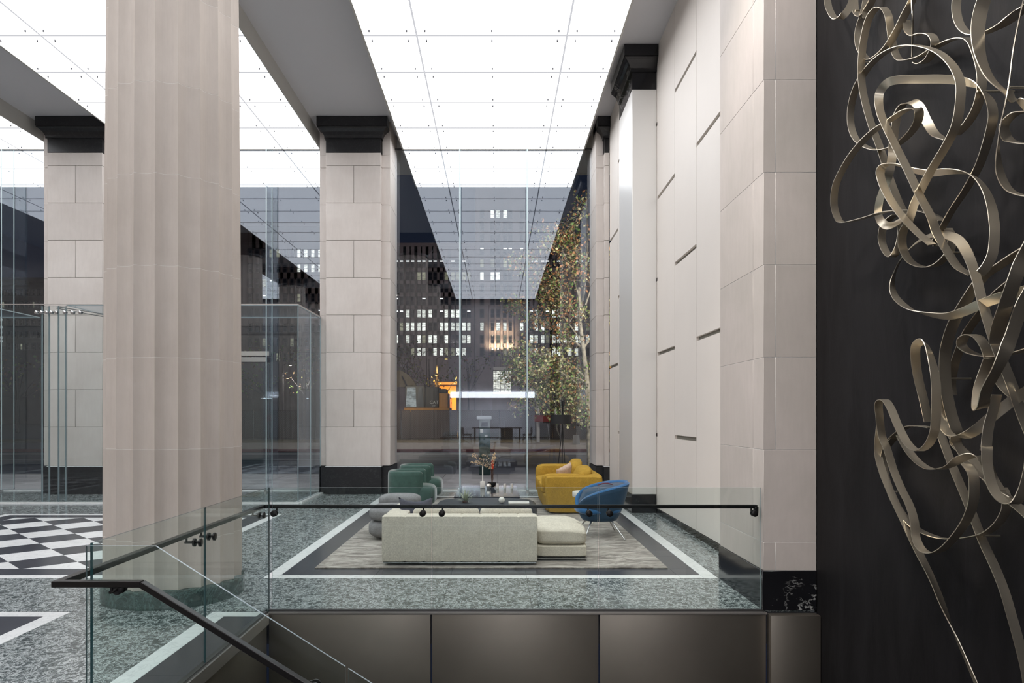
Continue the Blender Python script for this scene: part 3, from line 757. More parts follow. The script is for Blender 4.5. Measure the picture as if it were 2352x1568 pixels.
M['bvelvet_d'] = fabric('shaded_blue_velvet', (.030, .070, .125), .08, .8, .2, 60, False)  # same velvet as the lining, with the outer shade put into the colour
M['leather'] = plain('charcoal_leather', (.035, .038, .045), .38, nscale=5, namt=.1)
M['dglass'] = plain('smoked_mirror', (.03, .035, .045), .08, .0, .45)
M['whiteo'] = plain('white_ceramic', (.82, .80, .74), .35)
M['blk'] = plain('matt_black', (.012, .012, .014), .5)
# rug
m, nt, p = mat('silk_rug')
f1 = noise(nt, coords(nt, (.9, 2.6, 1)), 3.4, 8, .74, 1.0); f2 = noise(nt, coords(nt, (.5, 3.5, 1), loc=(3, 1, 0)), 5, 6, .7, .3)
c1 = ramp(nt, f1, [(.38, (.13, .11, .095)), (.46, (.25, .215, .185)), (.54, (.42, .385, .34)), (.64, (.56, .53, .48))])
c1 = mixc(nt, c1, ramp(nt, f2, [(.35, .65), (.6, 1.1)]), .8, 'MULTIPLY')
nt.links.new(c1, p.inputs['Base Color']); p.inputs['Roughness'].default_value = .85
p.inputs['Sheen Weight'].default_value = .3; bump(nt, p, noise(nt, coords(nt), 90, 3), .3, .01); M['rug'] = m
tag(MB().box(-2.03, 1.90, 8.04, 14.88, .001, .016).build('rug', M['rug'], bevel=.004, seg=1), 'large grey and taupe mottled silk rug under the lounge seating', 'rug')
ZR = .017
# cream sectional sofa, back toward the viewer
s = thing('sectional_sofa', 'low cream linen sofa with channelled back turned to the viewer and open chaise end', 'sofa', (-.2, 8.8, ZR))
n = 8; X0, X1 = -1.295, .448; sw = [X0, -1.04]+[-1.04+(.448+1.04)/7*k for k in range(1, 8)]
for a, b in zip(sw, sw[1:]):
    MB().sbox(((a+b)/2, 8.245, .315), ((b-a)/2+.006, .118, .262), 18, 14).build('back_channel', M['cream'], s, smooth=True)
for a, b in ((8.30, 8.82), (8.82, 9.36)):
    MB().sbox((-1.167, (a+b)/2, .305), (.128, (b-a)/2+.005, .268), 18, 12).build('arm_channel', M['cream'], s, smooth=True)
M['stitch'] = plain('pale_stitching', (.78, .74, .64), .8)
for x in sw[1:-1]: MB().tube([(x, 8.131, .07), (x, 8.129, .54), (x, 8.16, .574)], .0022, 5).build('stitch_line', M['stitch'], s)
MB().tube([(X0+.02, 8.128, .463), (X1-.01, 8.128, .463)], .0018, 5).build('stitch_line', M['stitch'], s)
bx('base_trim', M['steel'], s, -1.285, .44, 8.13, 9.35, .045, .056)
bx('seat_base', M['cream'], s, -1.03, .44, 8.36, 9.3, .06, .24)
for a, b in ((-1.03, -.30), (-.30, .44)):
    MB().sbox(((a+b)/2, 8.86, .33), ((b-a)/2, .46, .09), 7, 8).build('seat_cushion', M['cream'], s, smooth=True)
for a, b in ((-.99, -.207), (-.203, .415)):
    MB().sbox(((a+b)/2, 8.49, .50), ((b-a)/2, .11, .145), 5, 10).build('back_cushion', M['cream'], s, smooth=True)
def plan(x, y, z):      # the chaise end is cut to a rounded corner on its right
    k = max(0, (x-.80)/.27); return (x, y if y < 8.9 else y-.25*k*k, z-(.045*k*k if z > .33 else 0)-(.03 if z > .36 and y < 8.6 else 0))
MB().sbox((.755, 8.90, .31), (.305, .50, .115), 7, 14, plan).build('chaise_cushion', M['cream'], s, smooth=True)
MB().sbox((.755, 8.90, .125), (.302, .495, .072), 12, 10, lambda x, y, z: (x, y if y < 8.9 else y-.25*max(0, (x-.80)/.27)**2, z)).build('chaise_base', M['cream'], s, smooth=True)
bx('chaise_trim', M['steel'], s, .45, 1.045, 8.405, 9.2, .043, .053)
for X, Y in ((-1.15, 8.3), (-.95, 9.2), (.34, 8.3), (.95, 8.5), (.9, 9.0)):
    bx('foot', M['steel'], s, X-.03, X+.03, Y-.03, Y+.03, ZR, .046)
def pillow(name, mt, c, w_, h_, d_, rx=0, ry=0, rz=0, label=None, cat='pillow', parent=None, sag=.0):
    n = 12; m = MB(); rot = Matrix.Rotation(rz, 3, 'Z') @ Matrix.Rotation(rx, 3, 'X') @ Matrix.Rotation(ry, 3, 'Y')
    for sg in (-1, 1):
        vs = []; fs = []
        for i in range(n+1):
            for j in range(n+1):
                u = -1+2*i/n; v = -1+2*j/n
                th = d_*((1-u**4)*(1-v**4))**.5
                k = 1-.10*(1-abs(u)**2)*abs(v)**3; k2 = 1-.10*(1-abs(v)**2)*abs(u)**3
                q = rot @ Vector((u*w_*k2, sg*th, v*h_*k-(sag*(1-u*u) if v > 0 else 0)*v))
                vs.append(q+Vector(c))
        for i in range(n):
            for j in range(n):
                a = i*(n+1)+j; f_ = (a, a+n+1, a+n+2, a+1); fs.append(f_ if sg < 0 else f_[::-1])
        m.add(vs, fs)
    o = m.build(name, mt, parent, smooth=True, angle=180, loc=c if parent is None else None)
    if label: tag(o, label, cat)
    return o
pillow('throw_pillow', M['dgrey'], (-.985, 8.76, .575), .21, .15, .08, rx=R(-18), rz=R(8), label='dark grey throw pillow at the left end of the cream sofa', sag=.05)
# grey rolled lounge chair
s = thing('lounge_chair', 'grey boucle lounge chair of stacked rounded rolls left of the cream sofa', 'armchair', (-1.37, 10.15, ZR))
MB().sbox((-1.36, 10.12, .162), (.415, .44, .14), 3.2, 12).build('base_roll', M['grey'], s, smooth=True)
MB().sbox((-1.36, 10.12, .365), (.410, .44, .115), 3.2, 12).build('seat_roll', M['grey'], s, smooth=True)
MB().sbox((-1.40, 10.42, .485), (.30, .22, .10), 3.2, 10).build('back_roll', M['grey'], s, smooth=True)
# two green velvet barrel chairs
def barrel(loc, label):
    s = thing('barrel_chair', label, 'armchair', (0, 0, 0), 'green velvet barrel chairs')
    n = 40; rs = []; a0, a1 = R(52), R(308)
    def se(a, rx, ry, k=2.8):
        c, q = math.cos(a), math.sin(a); r = (abs(c)**k+abs(q)**k)**(-1/k); return rx*r*c, ry*r*q
    for i in range(n+1):
        a = a0+(a1-a0)*i/n; e = min(1, min(i, n-i)/2.0)
        ox, oy = se(a, .40, .40); ix, iy = se(a, .28, .28)
        mx, my = (ox+ix)/2, (oy+iy)/2
        def L(t_, z): return (mx+(ox-mx)*t_*(.6+.4*e), my+(oy-my)*t_*(.6+.4*e), z)
        top = .69-(.03 if e < .4 else 0)
        rs.append([L(1, .05), L(1, .60), L(.9, top-.03), L(.55, top), L(-.2, top+.003), L(-.8, top-.02), L(-1, .62), L(-1, .30)])
    MB().rings(rs).build('shell', M['gvelvet'], s, smooth=True, angle=60)
    MB().sbox((.08, 0, .245), (.38, .375, .195), 4.2, 14).build('seat', M['gvelvet'], s, smooth=True)
    MB().lathe([(.30, 0), (.30, .05), (.2, .05)], 24).build('plinth', M['blk'], s)
    s.location = loc; s.scale = (1.02, 1.0, 1.0); return s
barrel((-1.59, 13.30, ZR), 'green velvet barrel chair nearer the viewer, behind the grey lounge chair')
barrel((-1.59, 14.85, ZR), 'green velvet barrel chair farther back, nearest the window')
# mustard sofa facing left
s = thing('mustard_sofa', 'mustard yellow two seat sofa facing left with loose back cushions', 'sofa', (1.3, 13.7, ZR))
def ysb(name, c, h_, k=9, n=10, fn=None): return MB().sbox(c, h_, k, n, fn).build(name, M['mustard'], s, smooth=True)
tap = lambda x, y, z: (x+(.05*(1-z/.4) if x < 1.2 and z < .4 else 0), y, z)
ysb('seat_base', (1.29, 13.72, .20), (.50, 1.26, .165), 14, 12, tap)
ysb('near_arm', (1.32, 12.56, .345), (.49, .135, .315), 14, 12, tap)
ysb('arm_cushion', (1.14, 12.69, .54), (.36, .09, .15), 5)
ysb('far_arm', (1.26, 14.86, .42), (.47, .17, .295), 7)
ysb('sofa_back', (1.70, 13.72, .355), (.13, 1.28, .325), 12, 12)
ysb('seat_cushion', (1.15, 13.15, .42), (.38, .52, .09), 6); ysb('seat_cushion', (1.15, 14.20, .42), (.38, .52, .09), 6)
ysb('back_cushion', (1.46, 14.12, .63), (.13, .46, .215), 3.6, 12, lambda x, y, z: (x+.40*(z-.6)+.06*(y-14.1), y, z+.05*(y-14.1)))
ysb('back_cushion', (1.52, 13.12, .60), (.13, .44, .19), 3.6, 12, lambda x, y, z: (x+.40*(z-.6), y, z+.04*(y-13.1)))
pillow('beige_pillow', M['beige'], (1.27, 13.62, .63), .24, .14, .07, rz=R(50), ry=R(-14), label='crumpled beige and blush pillow on the mustard sofa')
# blue armchair
s = thing('blue_armchair', 'blue velvet tub chair with slim metal legs at the right edge of the rug', 'armchair', (0, 0, 0))
n = 48
def hh(a):      # rim height: tall at the back and sides, falling to the seat front
    c = (1+math.cos(a))/2; return .31+.43*(c**.30)
def shell(off, top, bot, grow=0):
    rs = []
    for k in range(9):
        q = k/8; ring = []
        for i in range(n):
            a = 2*PI*i/n; H = hh(a)+top; z = bot+(H-bot)*q
            r = (.21+.21*((z-.2)/.56 if z > .2 else 0)**.6)-off
            ring.append((r*math.cos(a)*1.02, r*math.sin(a)*.97, z))
        rs.append(ring)
    return rs
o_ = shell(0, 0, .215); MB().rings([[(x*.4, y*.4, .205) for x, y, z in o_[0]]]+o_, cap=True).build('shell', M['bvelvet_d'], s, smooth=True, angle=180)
i_ = shell(.055, 0, .30)[::-1]
rim = [[(x*1.0, y*1.0, z+.0) for x, y, z in o_[-1]], [((x+u)/2, (y+v)/2, z+.028) for (x, y, z), (u, v, zz) in zip(o_[-1], i_[0])]]
MB().rings(rim+i_, cap=False).build('lining', M['bvelvet'], s, smooth=True, angle=180)
MB().sbox((-.03, 0, .36), (.31, .29, .06), 3, 10).build('seat_cushion', M['bvelvet'], s, smooth=True)
for fx, fy in ((.22, -.48), (.33, .36), (-.31, -.36), (-.22, .42)):
    MB().tube([(fx*.5, fy*.42, .23), (fx, fy, .004)], [.013, .008], 10).build('leg', M['steel'], s, smooth=True)
s.location = (1.45, 10.25, ZR); s.rotation_euler = (0, 0, R(8))
tag(MB().tube([(1.45, 10.45, .70), (1.52, 10.44, .725), (1.60, 10.42, .73), (1.66, 10.38, .715)], [.006, .010, .010, .006], 8).build('rolled_throw', plain('plum_cloth', (.16, .05, .06), .8), smooth=True), 'small plum rolled cloth resting in the blue tub chair', 'throw')
# white drum side table
s = thing('side_table', 'small white drum side table between the blue chair and the mustard sofa', 'table', (1.37, 11.35, ZR))
MB().lathe([(.0, .435), (.185, .435), (.19, .445), (.19, .505), (.185, .515), (.0, .515)], 36, (1.37, 11.35)).build('table_top', M['whiteo'], s, smooth=True)
MB().lathe([(.015, .03), (.015, .435)], 12, (1.37, 11.35)).build('stem', M['steel'], s, smooth=True)
MB().lathe([(.14, ZR), (.14, .03), (.02, .035)], 30, (1.37, 11.35)).build('base', M['whiteo'], s)
# charcoal leather ottoman bench
s = thing('leather_ottoman', 'long charcoal leather ottoman with rounded ends in the middle of the rug', 'ottoman', (-.16, 11.2, ZR))
MB().sbox((-.165, 11.2, .27), (.775, .62, .115), 4.5, 16).build('cushion', M['leather'], s, smooth=True)
MB().sbox((-.165, 11.2, .11), (.70, .55, .07), 8, 10).build('base', M['leather'], s, smooth=True)
for X in (-.7, .37):
    for Y in (10.8, 11.6): bx('foot', M['blk'], s, X-.03, X+.03, Y-.03, Y+.03, ZR, .05)
# smoked mirror coffee table
s = thing('mirror_table', 'dark mirrored coffee table holding candles and a vase, before the window', 'table', (-.17, 12.95, ZR))
bx('table_top', M['dglass'], s, -.72, .375, 11.98, 13.95, .335, .36, bevel=.003, seg=1)
bx('table_body', M['dglass'], s, -.68, .335, 12.04, 13.89, ZR, .333)
ZTb = .361
# things on the table
s = thing('candle_holder', 'square white candle holder with one tall white taper on the mirrored table', 'candle', (-.27, 13.4, ZTb))
MB().box(-.315, -.225, 13.36, 13.44, ZTb, .49).build('block', M['whiteo'], s, bevel=.006)
MB().tube([(-.27, 13.4, .49), (-.27, 13.4, .765)], [.013, .011], 10).build('taper', M['whiteo'], s, smooth=True)
tag(MB().lathe([(0, ZTb), (.03, ZTb+.003), (.05, ZTb+.05), (.035, ZTb+.09), (0, ZTb+.1)], 24, (-.155, 13.32)).build('silver_ball', plain('hammered_silver', (.7, .68, .62), .3, .9, nscale=30, namt=.2, bmp=.6), smooth=True), 'round hammered silver ornament beside the tall candle', 'ornament')
s = thing('branch_vase', 'black bowl vase with dried branches and a red bloom on the mirrored table', 'vase', (-.10, 13.5, ZTb))
MB().lathe([(.03, ZTb), (.075, ZTb+.05), (.08, ZTb+.10), (.06, ZTb+.10), (.05, ZTb+.03)], 24, (-.10, 13.5)).build('bowl', M['blk'], s, smooth=True)
M['twig'] = plain('twig', (.09, .045, .03), .8); M['bud'] = plain('dry_bud', (.62, .50, .33), .7, var=.3); M['redb'] = plain('red_bloom', (.75, .07, .03), .6)
tw = MB(); bd = MB()
rnd = random.Random(3)
for k in range(15):
    a = Vector((-.10, 13.5, ZTb+.06)); sp = -.30 if k < 8 else .06
    e = a+Vector((sp*rnd.uniform(.2, 1), rnd.uniform(-.12, .12), rnd.uniform(.42, .62)))
    mid = a+Vector((rnd.uniform(-.02, .03), 0, .27)); L = crom([tuple(a), tuple(mid), tuple(e-Vector((0, 0, .05))), tuple(e+Vector((sp*.3, 0, -.02)))], 5)
    tw.tube(L, .0028, 5)
    for q in L[6:]:
        for _ in range(3):
            c = Vector(q)+Vector([rnd.uniform(-.018, .018) for _ in range(3)]); r = rnd.uniform(.005, .010)
            bd.sbox(c, (r, r, r*1.4), 2, 1)
tw.build('branches', M['twig'], s); tag(bd.build('buds', M['bud'], s), kind='stuff')
MB().sbox((-.085, 13.47, .80), (.022, .022, .095), 2.2, 6).build('bloom', M['redb'], s, smooth=True)
for k, (X, w_) in enumerate(((.005, 'left'), (.14, 'middle'), (.27, 'right'))):
    s = thing('candle', 'short ivory pillar candle on the mirrored table, %s of three' % w_, 'candle', (X, 13.35, ZTb), 'pillar candles')
    MB().lathe([(.024, ZTb), (.024, ZTb+.085), (.018, ZTb+.09), (.0, ZTb+.085)], 16, (X, 13.35)).build('wax', M['whiteo'], s, smooth=True)
    MB().tube([(X, 13.35, ZTb+.085), (X, 13.35, ZTb+.10)], .0015, 5).build('wick', M['blk'], s)
# things on the ottoman
s = thing('air_plant', 'spiky pale green air plant on the leather ottoman', 'plant', (-.49, 11.0, .386))
m = MB()
for k in range(60):
    a = rnd.uniform(0, 2*PI); el = rnd.uniform(.15, 1.4); L = rnd.uniform(.13, .25)
    d = Vector((math.cos(a)*math.cos(el), math.sin(a)*math.cos(el), math.sin(el))); c = Vector((-.49, 11.0, .39)); sd = d.cross(Vector((0, 0, 1))).normalized()*.007
    p1 = c+d*L*.55+Vector((0, 0, .01)); p2 = c+d*L-Vector((0, 0, .02*(1.4-el)))
    m.add([c-sd*.7, c+sd*.7, p1+sd, p1-sd, p2], [(0, 1, 2, 3), (3, 2, 4)])
m.build('leaves', plain('pale_leaf', (.40, .44, .32), .6, var=.1), s)
MB().sbox((-.49, 11.0, .397), (.04, .04, .02), 2.5, 5).build('root_ball', M['twig'], s, smooth=True)
tag(MB().sbox((.068, 10.9, .432), (.047, .047, .047), 2.1, 8).build('ceramic_ball', M['whiteo'], smooth=True), 'white ceramic ball resting on the leather ottoman', 'ornament')
s = thing('book', 'thin white book lying on the right of the leather ottoman', 'book', (.33, 10.9, .385))
bx('cover', M['whiteo'], s, .17, .48, 10.78, 10.98, .385, .389); bx('pages', M['whiteo'], s, .175, .475, 10.785, 10.975, .389, .403); bx('cover', M['whiteo'], s, .17, .48, 10.78, 10.98, .403, .407)
# tripod floor lamp with black drum shade
s = thing('floor_lamp', 'tripod floor lamp with black drum shade by the window behind the mustard sofa', 'lamp', (1.355, 15.35, 0))
MB().lathe([(.215, 1.525), (.222, 1.525), (.222, 1.725), (.215, 1.725), (.215, 1.525)], 40, (1.355, 15.35), cap=False).build('lamp_shade', M['blk'], s, smooth=True)
for a in (80, 200, 320):
    c_, q_ = math.cos(R(a)), math.sin(R(a))
    MB().tube([(1.39+.02*c_, 15.35+.02*q_, 2.02), (1.39, 15.35, 1.5), (1.355+.15*c_, 15.35+.15*q_, 0)], .009, 8).build('leg', M['blk'], s)
MB().tube([(1.17, 15.35, 1.62), (1.54, 15.35, 1.62)], .006, 6).build('shade_spider', M['blk'], s)
# ================================================================== GLASS VESTIBULE
s = thing('glass_vestibule', 'clear glass entrance vestibule built against the windows at left', 'vestibule', (-8, 15, 0))
VG = [M['glass_in'], M['edge']]; VY = 14.04; VX1 = -3.865; VZ = 3.84
xs = [-14.0, -11.9, -8.85, -8.71, -8.53, -8.375, -5.17, VX1]
for i, (a, b) in enumerate(zip(xs, xs[1:])):
    MB().pane(a+.008, b-.008, VY, VY+.02, .03, VZ).build('glass_panel', VG, s)
for b in (15.2,): pass
MB().pane(VX1-.02, VX1, VY+.02, 15.0, .03, VZ).build('glass_panel', VG, s); MB().pane(VX1-.02, VX1, 15.01, 15.84, .03, VZ).build('glass_panel', VG, s)
for (a, b) in ((-8.37, -6.13), (-6.12, VX1)): MB().pane(a, b, VY, 15.82, VZ+.002, VZ+.022).build('roof_panel', VG, s)
MB().pane(-14, -10.0, VY, 15.82, VZ+.002, VZ+.022).build('roof_panel', VG, s)
for f_ in (-8.85, -8.53): MB().pane(f_-.012, f_+.012, VY+.022, VY+.25, .03, VZ).build('glass_fin', VG, s)
for f_ in (-5.17, -7.0): MB().pane(f_-.01, f_+.01, VY+.022, VY+.35, .03, VZ).build('glass_fin', VG, s)
bx('sill', M['whmarble'], s, -14, VX1+.02, VY-.03, VY+.05, 0, .03); bx('side_sill', M['whmarble'], s, VX1-.06, VX1+.06, VY+.05, 15.82, 0, .03)
bx('head_trim', M['fascia_edge'], s, -14, VX1, VY-.008, VY+.025, VZ+.022, VZ+.034); bx('side_head_trim', M['fascia_edge'], s, VX1-.025, VX1+.005, VY+.025, 15.83, VZ+.022, VZ+.034)
for x0, x1 in ((-8.95, -8.75), (-8.66, -8.56), (-8.40, -8.10), (-5.32, -5.05)):
    for k in range(2 if x1-x0 < .12 else 3):
        X = x0+(x1-x0)*k/(1 if x1-x0 < .12 else 2); m = MB(); disc(m, (X, VY+.010, VZ-.13), 'y', .032, .07, 14); m.build('patch_fitting', M['steel'], s, smooth=True)
for q in ((-8.6, 14.1, 3.80, -6.3, 15.6, 3.45), (-8.6, 14.1, 3.83, -6.2, 15.7, 3.55), (-7.0, 14.2, 3.62, -6.3, 15.5, 3.2)):
    MB().tube([q[:3], q[3:]], .008, 6).build('tension_rod', M['steel_d'], s)
# entrance door in the window left of the middle pier
s = thing('entrance_door', 'glass entrance door with steel header seen left of the middle pier', 'door', (-5.75, 16.45, 0))
bx('header', M['fascia_edge'], s, -7.0, -5.19, 16.44, 16.56, 3.17-.10, 3.17); bx('door_closer', M['steel'], s, -6.9, -5.25, 16.42, 16.54, 2.93, 3.04)
MB().pane(-6.96, -6.10, 16.48, 16.50, .03, 2.92).build('door_leaf', VG, s); MB().pane(-6.08, -5.21, 16.48, 16.50, .03, 2.92).build('door_leaf', VG, s)
for X in (-6.16, -6.02): MB().tube([(X, 16.42, .9), (X, 16.42, 1.9)], .012, 8).build('handle', M['steel'], s, smooth=True)
bx('threshold', M['steel'], s, -7.0, -5.19, 16.44, 16.56, .0, .03)
# ================================================================== OUTSIDE
M['asphalt'] = plain('asphalt', (.095, .10, .13), .55, nscale=1.2, namt=.2, stretch=(.15, 2, 1))
M['pave'] = plain('paving', (.26, .235, .225), .7, nscale=2, namt=.08, var=.08)
M['pave_near'] = plain('lit_near_paving', (.52, .47, .46), .6, nscale=2, namt=.08, var=.08)  # paler copy of the paving, canopy and interior light put into its colour
M['curb'] = plain('curb_stone', (.34, .31, .29), .8)
M['paint'] = plain('road_paint', (.75, .75, .75), .6)
M['redpaint'] = plain('red_curb_paint', (.20, .06, .07), .7)
M['soil'] = plain('planting_soil', (.20, .16, .10), .95, nscale=3, namt=.2)
M['brick'] = plain('far_facade_stone', (.15, .125, .13), .85, nscale=.3, namt=.12)
M['brick2'] = plain('far_brown_brick', (.12, .095, .09), .85, nscale=.3, namt=.12)
M['wframe'] = plain('far_window_frame', (.05, .045, .05), .6)
M['lit'] = emit('office_light', (.95, .97, .88), 1.15, .35, .9)
M['lit2'] = emit('office_light_dim', (.75, .74, .52), .30, .4, .7)
M['litw'] = emit('ceiling_strip_light', (.95, 1, 1), 1.8)
M['darkpane'] = plain('dark_window', (.012, .014, .02), .1)
road = tag(bx('ground', M['asphalt'], None, -130, 130, 21.3, 230, -.25, -.14), kind='structure')
for (px0, px1, y, wd) in ((-400, 1034, 30.6, .12), (-400, 2600, 34.6, .10), (-400, 2600, 35.5, .10), (1132, 1141, 29.5, .1), (1168, 1183, 29.0, .1), (1131, 1140, 26.0, .1)):
    bx('lane_marking', M['paint'], road, (px0-VX)*y/F, (px1-VX)*y/F, y-wd/2, y+wd/2, -.14, -.135)
side = thing('sidewalk', None, None, (0, 19, -.02)); tag(side, kind='structure')
bx('bedding', M['curb'], side, -24, 9, 16.66, 21.1, -.25, -.03)
for i in range(22):
    for j in range(3):
        x = -24+1.5*i; y = 16.68+1.47*j
        bx('paving_slab', M['pave_near'], side, x+.006, x+1.494, y+.006, y+1.464, -.03, 0)
for i in range(11): bx('curb_stone', M['curb'], side, -24+3*i+.005, -21+3*i-.005, 21.1, 21.3, -.24, 0)
fs = thing('far_sidewalk', None, None, (0, 45, 0)); tag(fs, kind='structure')
bx('pavement', M['pave'], fs, -130, 130, 37, 46, -.2, .0); bx('red_curb', M['redpaint'], fs, -130, 130, 36.8, 37, -.2, .01)
bx('planting_strip', M['soil'], fs, -130, 130, 46, 51.6, -.2, .03)
# chain-link fence and hoarding across the street
fe = thing('chain_link_fence', 'grey chain-link fence across the street in front of the excavator', 'fence', (0, 51, 0))
FY = 51.0; wire = MB()
for px in (921, 1034, 1147, 1257, 1370, 808, 695, 582):
    X = (px-VX)*FY/F
    MB().tube([(X, FY, 0), (X, FY, 2.12)], .035, 6).build('post', M['steel'], fe); MB().tube([(X+.13, FY-.3, 0), (X+.03, FY, 1.1)], .02, 5).build('brace', M['steel'], fe)
x0, x1, st = -19.0, 8.0, .16
def wseg(a, b):
    d = Vector((b[0]-a[0], 0, b[1]-a[1])).normalized(); n_ = Vector((-d.z, 0, d.x))*.006
    A = Vector((a[0], FY, a[1])); B = Vector((b[0], FY, b[1])); wire.add([A-n_, A+n_, B+n_, B-n_, A-n_+Vector((0, .01, 0)), A+n_+Vector((0, .01, 0)), B+n_+Vector((0, .01, 0)), B-n_+Vector((0, .01, 0))], [(0, 1, 2, 3), (7, 6, 5, 4), (0, 3, 7, 4), (1, 5, 6, 2)])
k = x0-2
while k < x1:
    for sgn in (1, -1):
        a = (k, .05) if sgn > 0 else (k+2.0, .05); b = (k+2.0, 2.05) if sgn > 0 else (k, 2.05); wseg(a, b)
    k += st
tag(wire.build('wire_mesh', plain('galvanised_wire', (.16, .155, .15), .5, .4), fe), kind='stuff')
ho = thing('site_hoarding', 'long dark brown board wall behind the chain-link fence', 'wall', (0, 55, 0))
hm = plain('brown_hoarding', (.085, .060, .055), .8, var=.25)
for i in range(26): bx('board', hm, ho, -30+1.8*i+.02, -28.2+1.8*i-.02, 54.9, 55.0, 0, 2.15)
for X in (-30, -10, 10): bx('rail', M['wframe'], ho, X-.1, X+.1, 55.0, 55.2, 0, 2.1)
# excavator
ex = thing('excavator', 'orange and black excavator parked behind the street fence at left', 'excavator', (-5.2, 58, 0))
EYv = 58.0; q = EYv/F
def bp(name, mt, px0, px1, py0, py1, y0, y1, bev=.04):
    return bx(name, mt, ex, (px0-VX)*q, (px1-VX)*q, y0, y1, EYE-(py1-HZ)*q, EYE-(py0-HZ)*q, bevel=bev, seg=1)
M['cato'] = plain('machine_orange', (.55, .25, .03), .5, nscale=1, namt=.15); M['catb'] = plain('machine_black', (.018, .018, .02), .45)
bp('deck', M['cato'], 930, 1034, 936, 946, 57.2, 60); bp('undercarriage', M['catb'], 940, 1020, 946, 990, 57.6, 59.6); bp('track', M['catb'], 912, 1042, 975, 1003.3, 57.0, 57.6, .2); bp('track', M['catb'], 912, 1042, 975, 1003.3, 59.6, 60.2, .2); 
bp('counterweight', M['cato'], 1009, 1030, 903, 938, 57.4, 60); bp('engine_cover', M['catb'], 979, 1009, 889, 936, 57.3, 59.8); bp('exhaust_hood', M['catb'], 990, 1026, 893, 902, 57.6, 59.6)
cab = bp('cab', M['catb'], 932, 978, 886, 937, 57.5, 59.2)
cm = MB(); cf = M['catb']
for (a, b) in ((934, 958), (960, 976)):
    o = MB().prism([((a-VX)*q, EYE-(934-HZ)*q), ((b-VX)*q, EYE-(934-HZ)*q), ((b-(2 if b < 970 else 6)-VX)*q, EYE-(890-HZ)*q), ((a+3-VX)*q, EYE-(890-HZ)*q)], 57.44, 57.50, 'y')
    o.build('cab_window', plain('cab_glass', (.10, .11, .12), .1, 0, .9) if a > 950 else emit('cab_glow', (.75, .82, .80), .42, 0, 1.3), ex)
poly = [(905, 853), (916, 850), (926, 853), (938, 861), (949, 873), (957, 888), (905, 888)]
MB().prism([((x-VX)*q, EYE-(y-HZ)*q) for x, y in poly], 58.2, 58.7, 'y').build('boom', plain('boom_tan', (.15, .115, .07), .6), ex)
MB().tube([P(923, 863, 58.1), P(935, 888, 58.1)], .07, 8).build('cylinder', M['steel'], ex, smooth=True)
def text(name, s_, size, loc, mt, parent=None, rot=(PI/2, 0, 0), align='CENTER', ext=.005, sp=1):
    c = bpy.data.curves.new(name, 'FONT'); c.body = s_; c.size = size; c.align_x = align; c.extrude = ext; c.space_line = sp
    o = bpy.data.objects.new(name, c); COL.objects.link(o); c.materials.append(mt)
    o.rotation_euler = rot
    dg = bpy.context.evaluated_depsgraph_get(); dg.update()
    me = bpy.data.meshes.new_from_object(o.evaluated_get(dg)); bpy.data.objects.remove(o)
    o = bpy.data.objects.new(name, me); COL.objects.link(o); o.rotation_euler = rot
    if parent: o.parent = parent; o.location = Vector(loc)-OFF[parent.name]
    else: o.location = loc
    return o
wm = emit('white_lettering', (.9, .9, .9), .5)
l_ = P(997, 927, 57.27); text('lettering', 'CAT', .36, l_, plain('white_decal', (.8, .8, .8), .6), ex); l_ = P(996, 933, 57.27); text('model_number', '330F', .15, l_, plain('grey_decal', (.6, .6, .6), .6), ex)
t = thing('excavator_fill', 'unseen mast lamp added to brighten the excavator', 'lamp', P(948, 1003, 52.6)); OFF[t.name] = P(900, 1003, 52.6); t.location = OFF[t.name]
wp_ = P(900, 1003, 52.6); MB().tube([(wp_.x, 52.6, 0), (wp_.x, 52.6, 4.2)], .05, 6).build('mast', M['wframe'], t); bx('lamp_head', M['wframe'], t, wp_.x-.2, wp_.x+.2, 52.5, 52.7, 4.2, 4.5)  # unseen mast and head added to carry the excavator fill light
q_ = lamp('excavator_fill_spot', 'SPOT', (wp_.x+.3, 52.8, 4.1), 320, (1, .86, .62), shadow_soft_size=.1, spot_size=R(110)); aim(q_, (-5, 58, 2.2))
# far office buildings with windows
WL = {}
def win_mesh(kind, w_, h_):
    key = (kind, w_, h_)
    if key in WL: return WL[key]
    m = MB(); e = .16
    m.mi = 0
    m.box(-w_/2-e, -w_/2, -.35, .25, -e, h_+e); m.box(w_/2, w_/2+e, -.35, .25, -e, h_+e)
    m.box(-w_/2, w_/2, -.35, .25, -e, 0); m.box(-w_/2, w_/2, -.35, .25, h_, h_+e); m.box(-w_/2, w_/2, -.02, .10, h_*.5-.04, h_*.5+.04)
    m.mi = 1
    if kind == 'strip': m.box(-w_/2, w_/2, .1, .14, 0, h_*.72); m.mi = 2; m.box(-w_/2+.05, w_/2-.05, .08, .14, h_*.74, h_*.88)
    else: m.box(-w_/2, w_/2, .1, .14, 0, h_)
    me = bpy.data.meshes.new('window'); me.from_pydata(m.v, [], m.f)
    for mt in {'lit': ('wframe', 'lit'), 'dim': ('wframe', 'lit2'), 'dark': ('wframe', 'darkpane'), 'strip': ('wframe', 'darkpane', 'litw')}[kind]: me.materials.append(M[mt])
    me.polygons.foreach_set('material_index', m.m); WL[key] = me; return me
def put_window(b, px, py, Y, kind, wpx=8, hpx=18):
    w_ = round(wpx*Y/F, 2); h_ = round(hpx*Y/F, 2)
    o = bpy.data.objects.new('window', win_mesh(kind, w_, h_)); COL.objects.link(o); o.parent = b
    o.location = P(px, py+hpx/2, Y-.05)-OFF[b.name]
rb = random.Random(11)
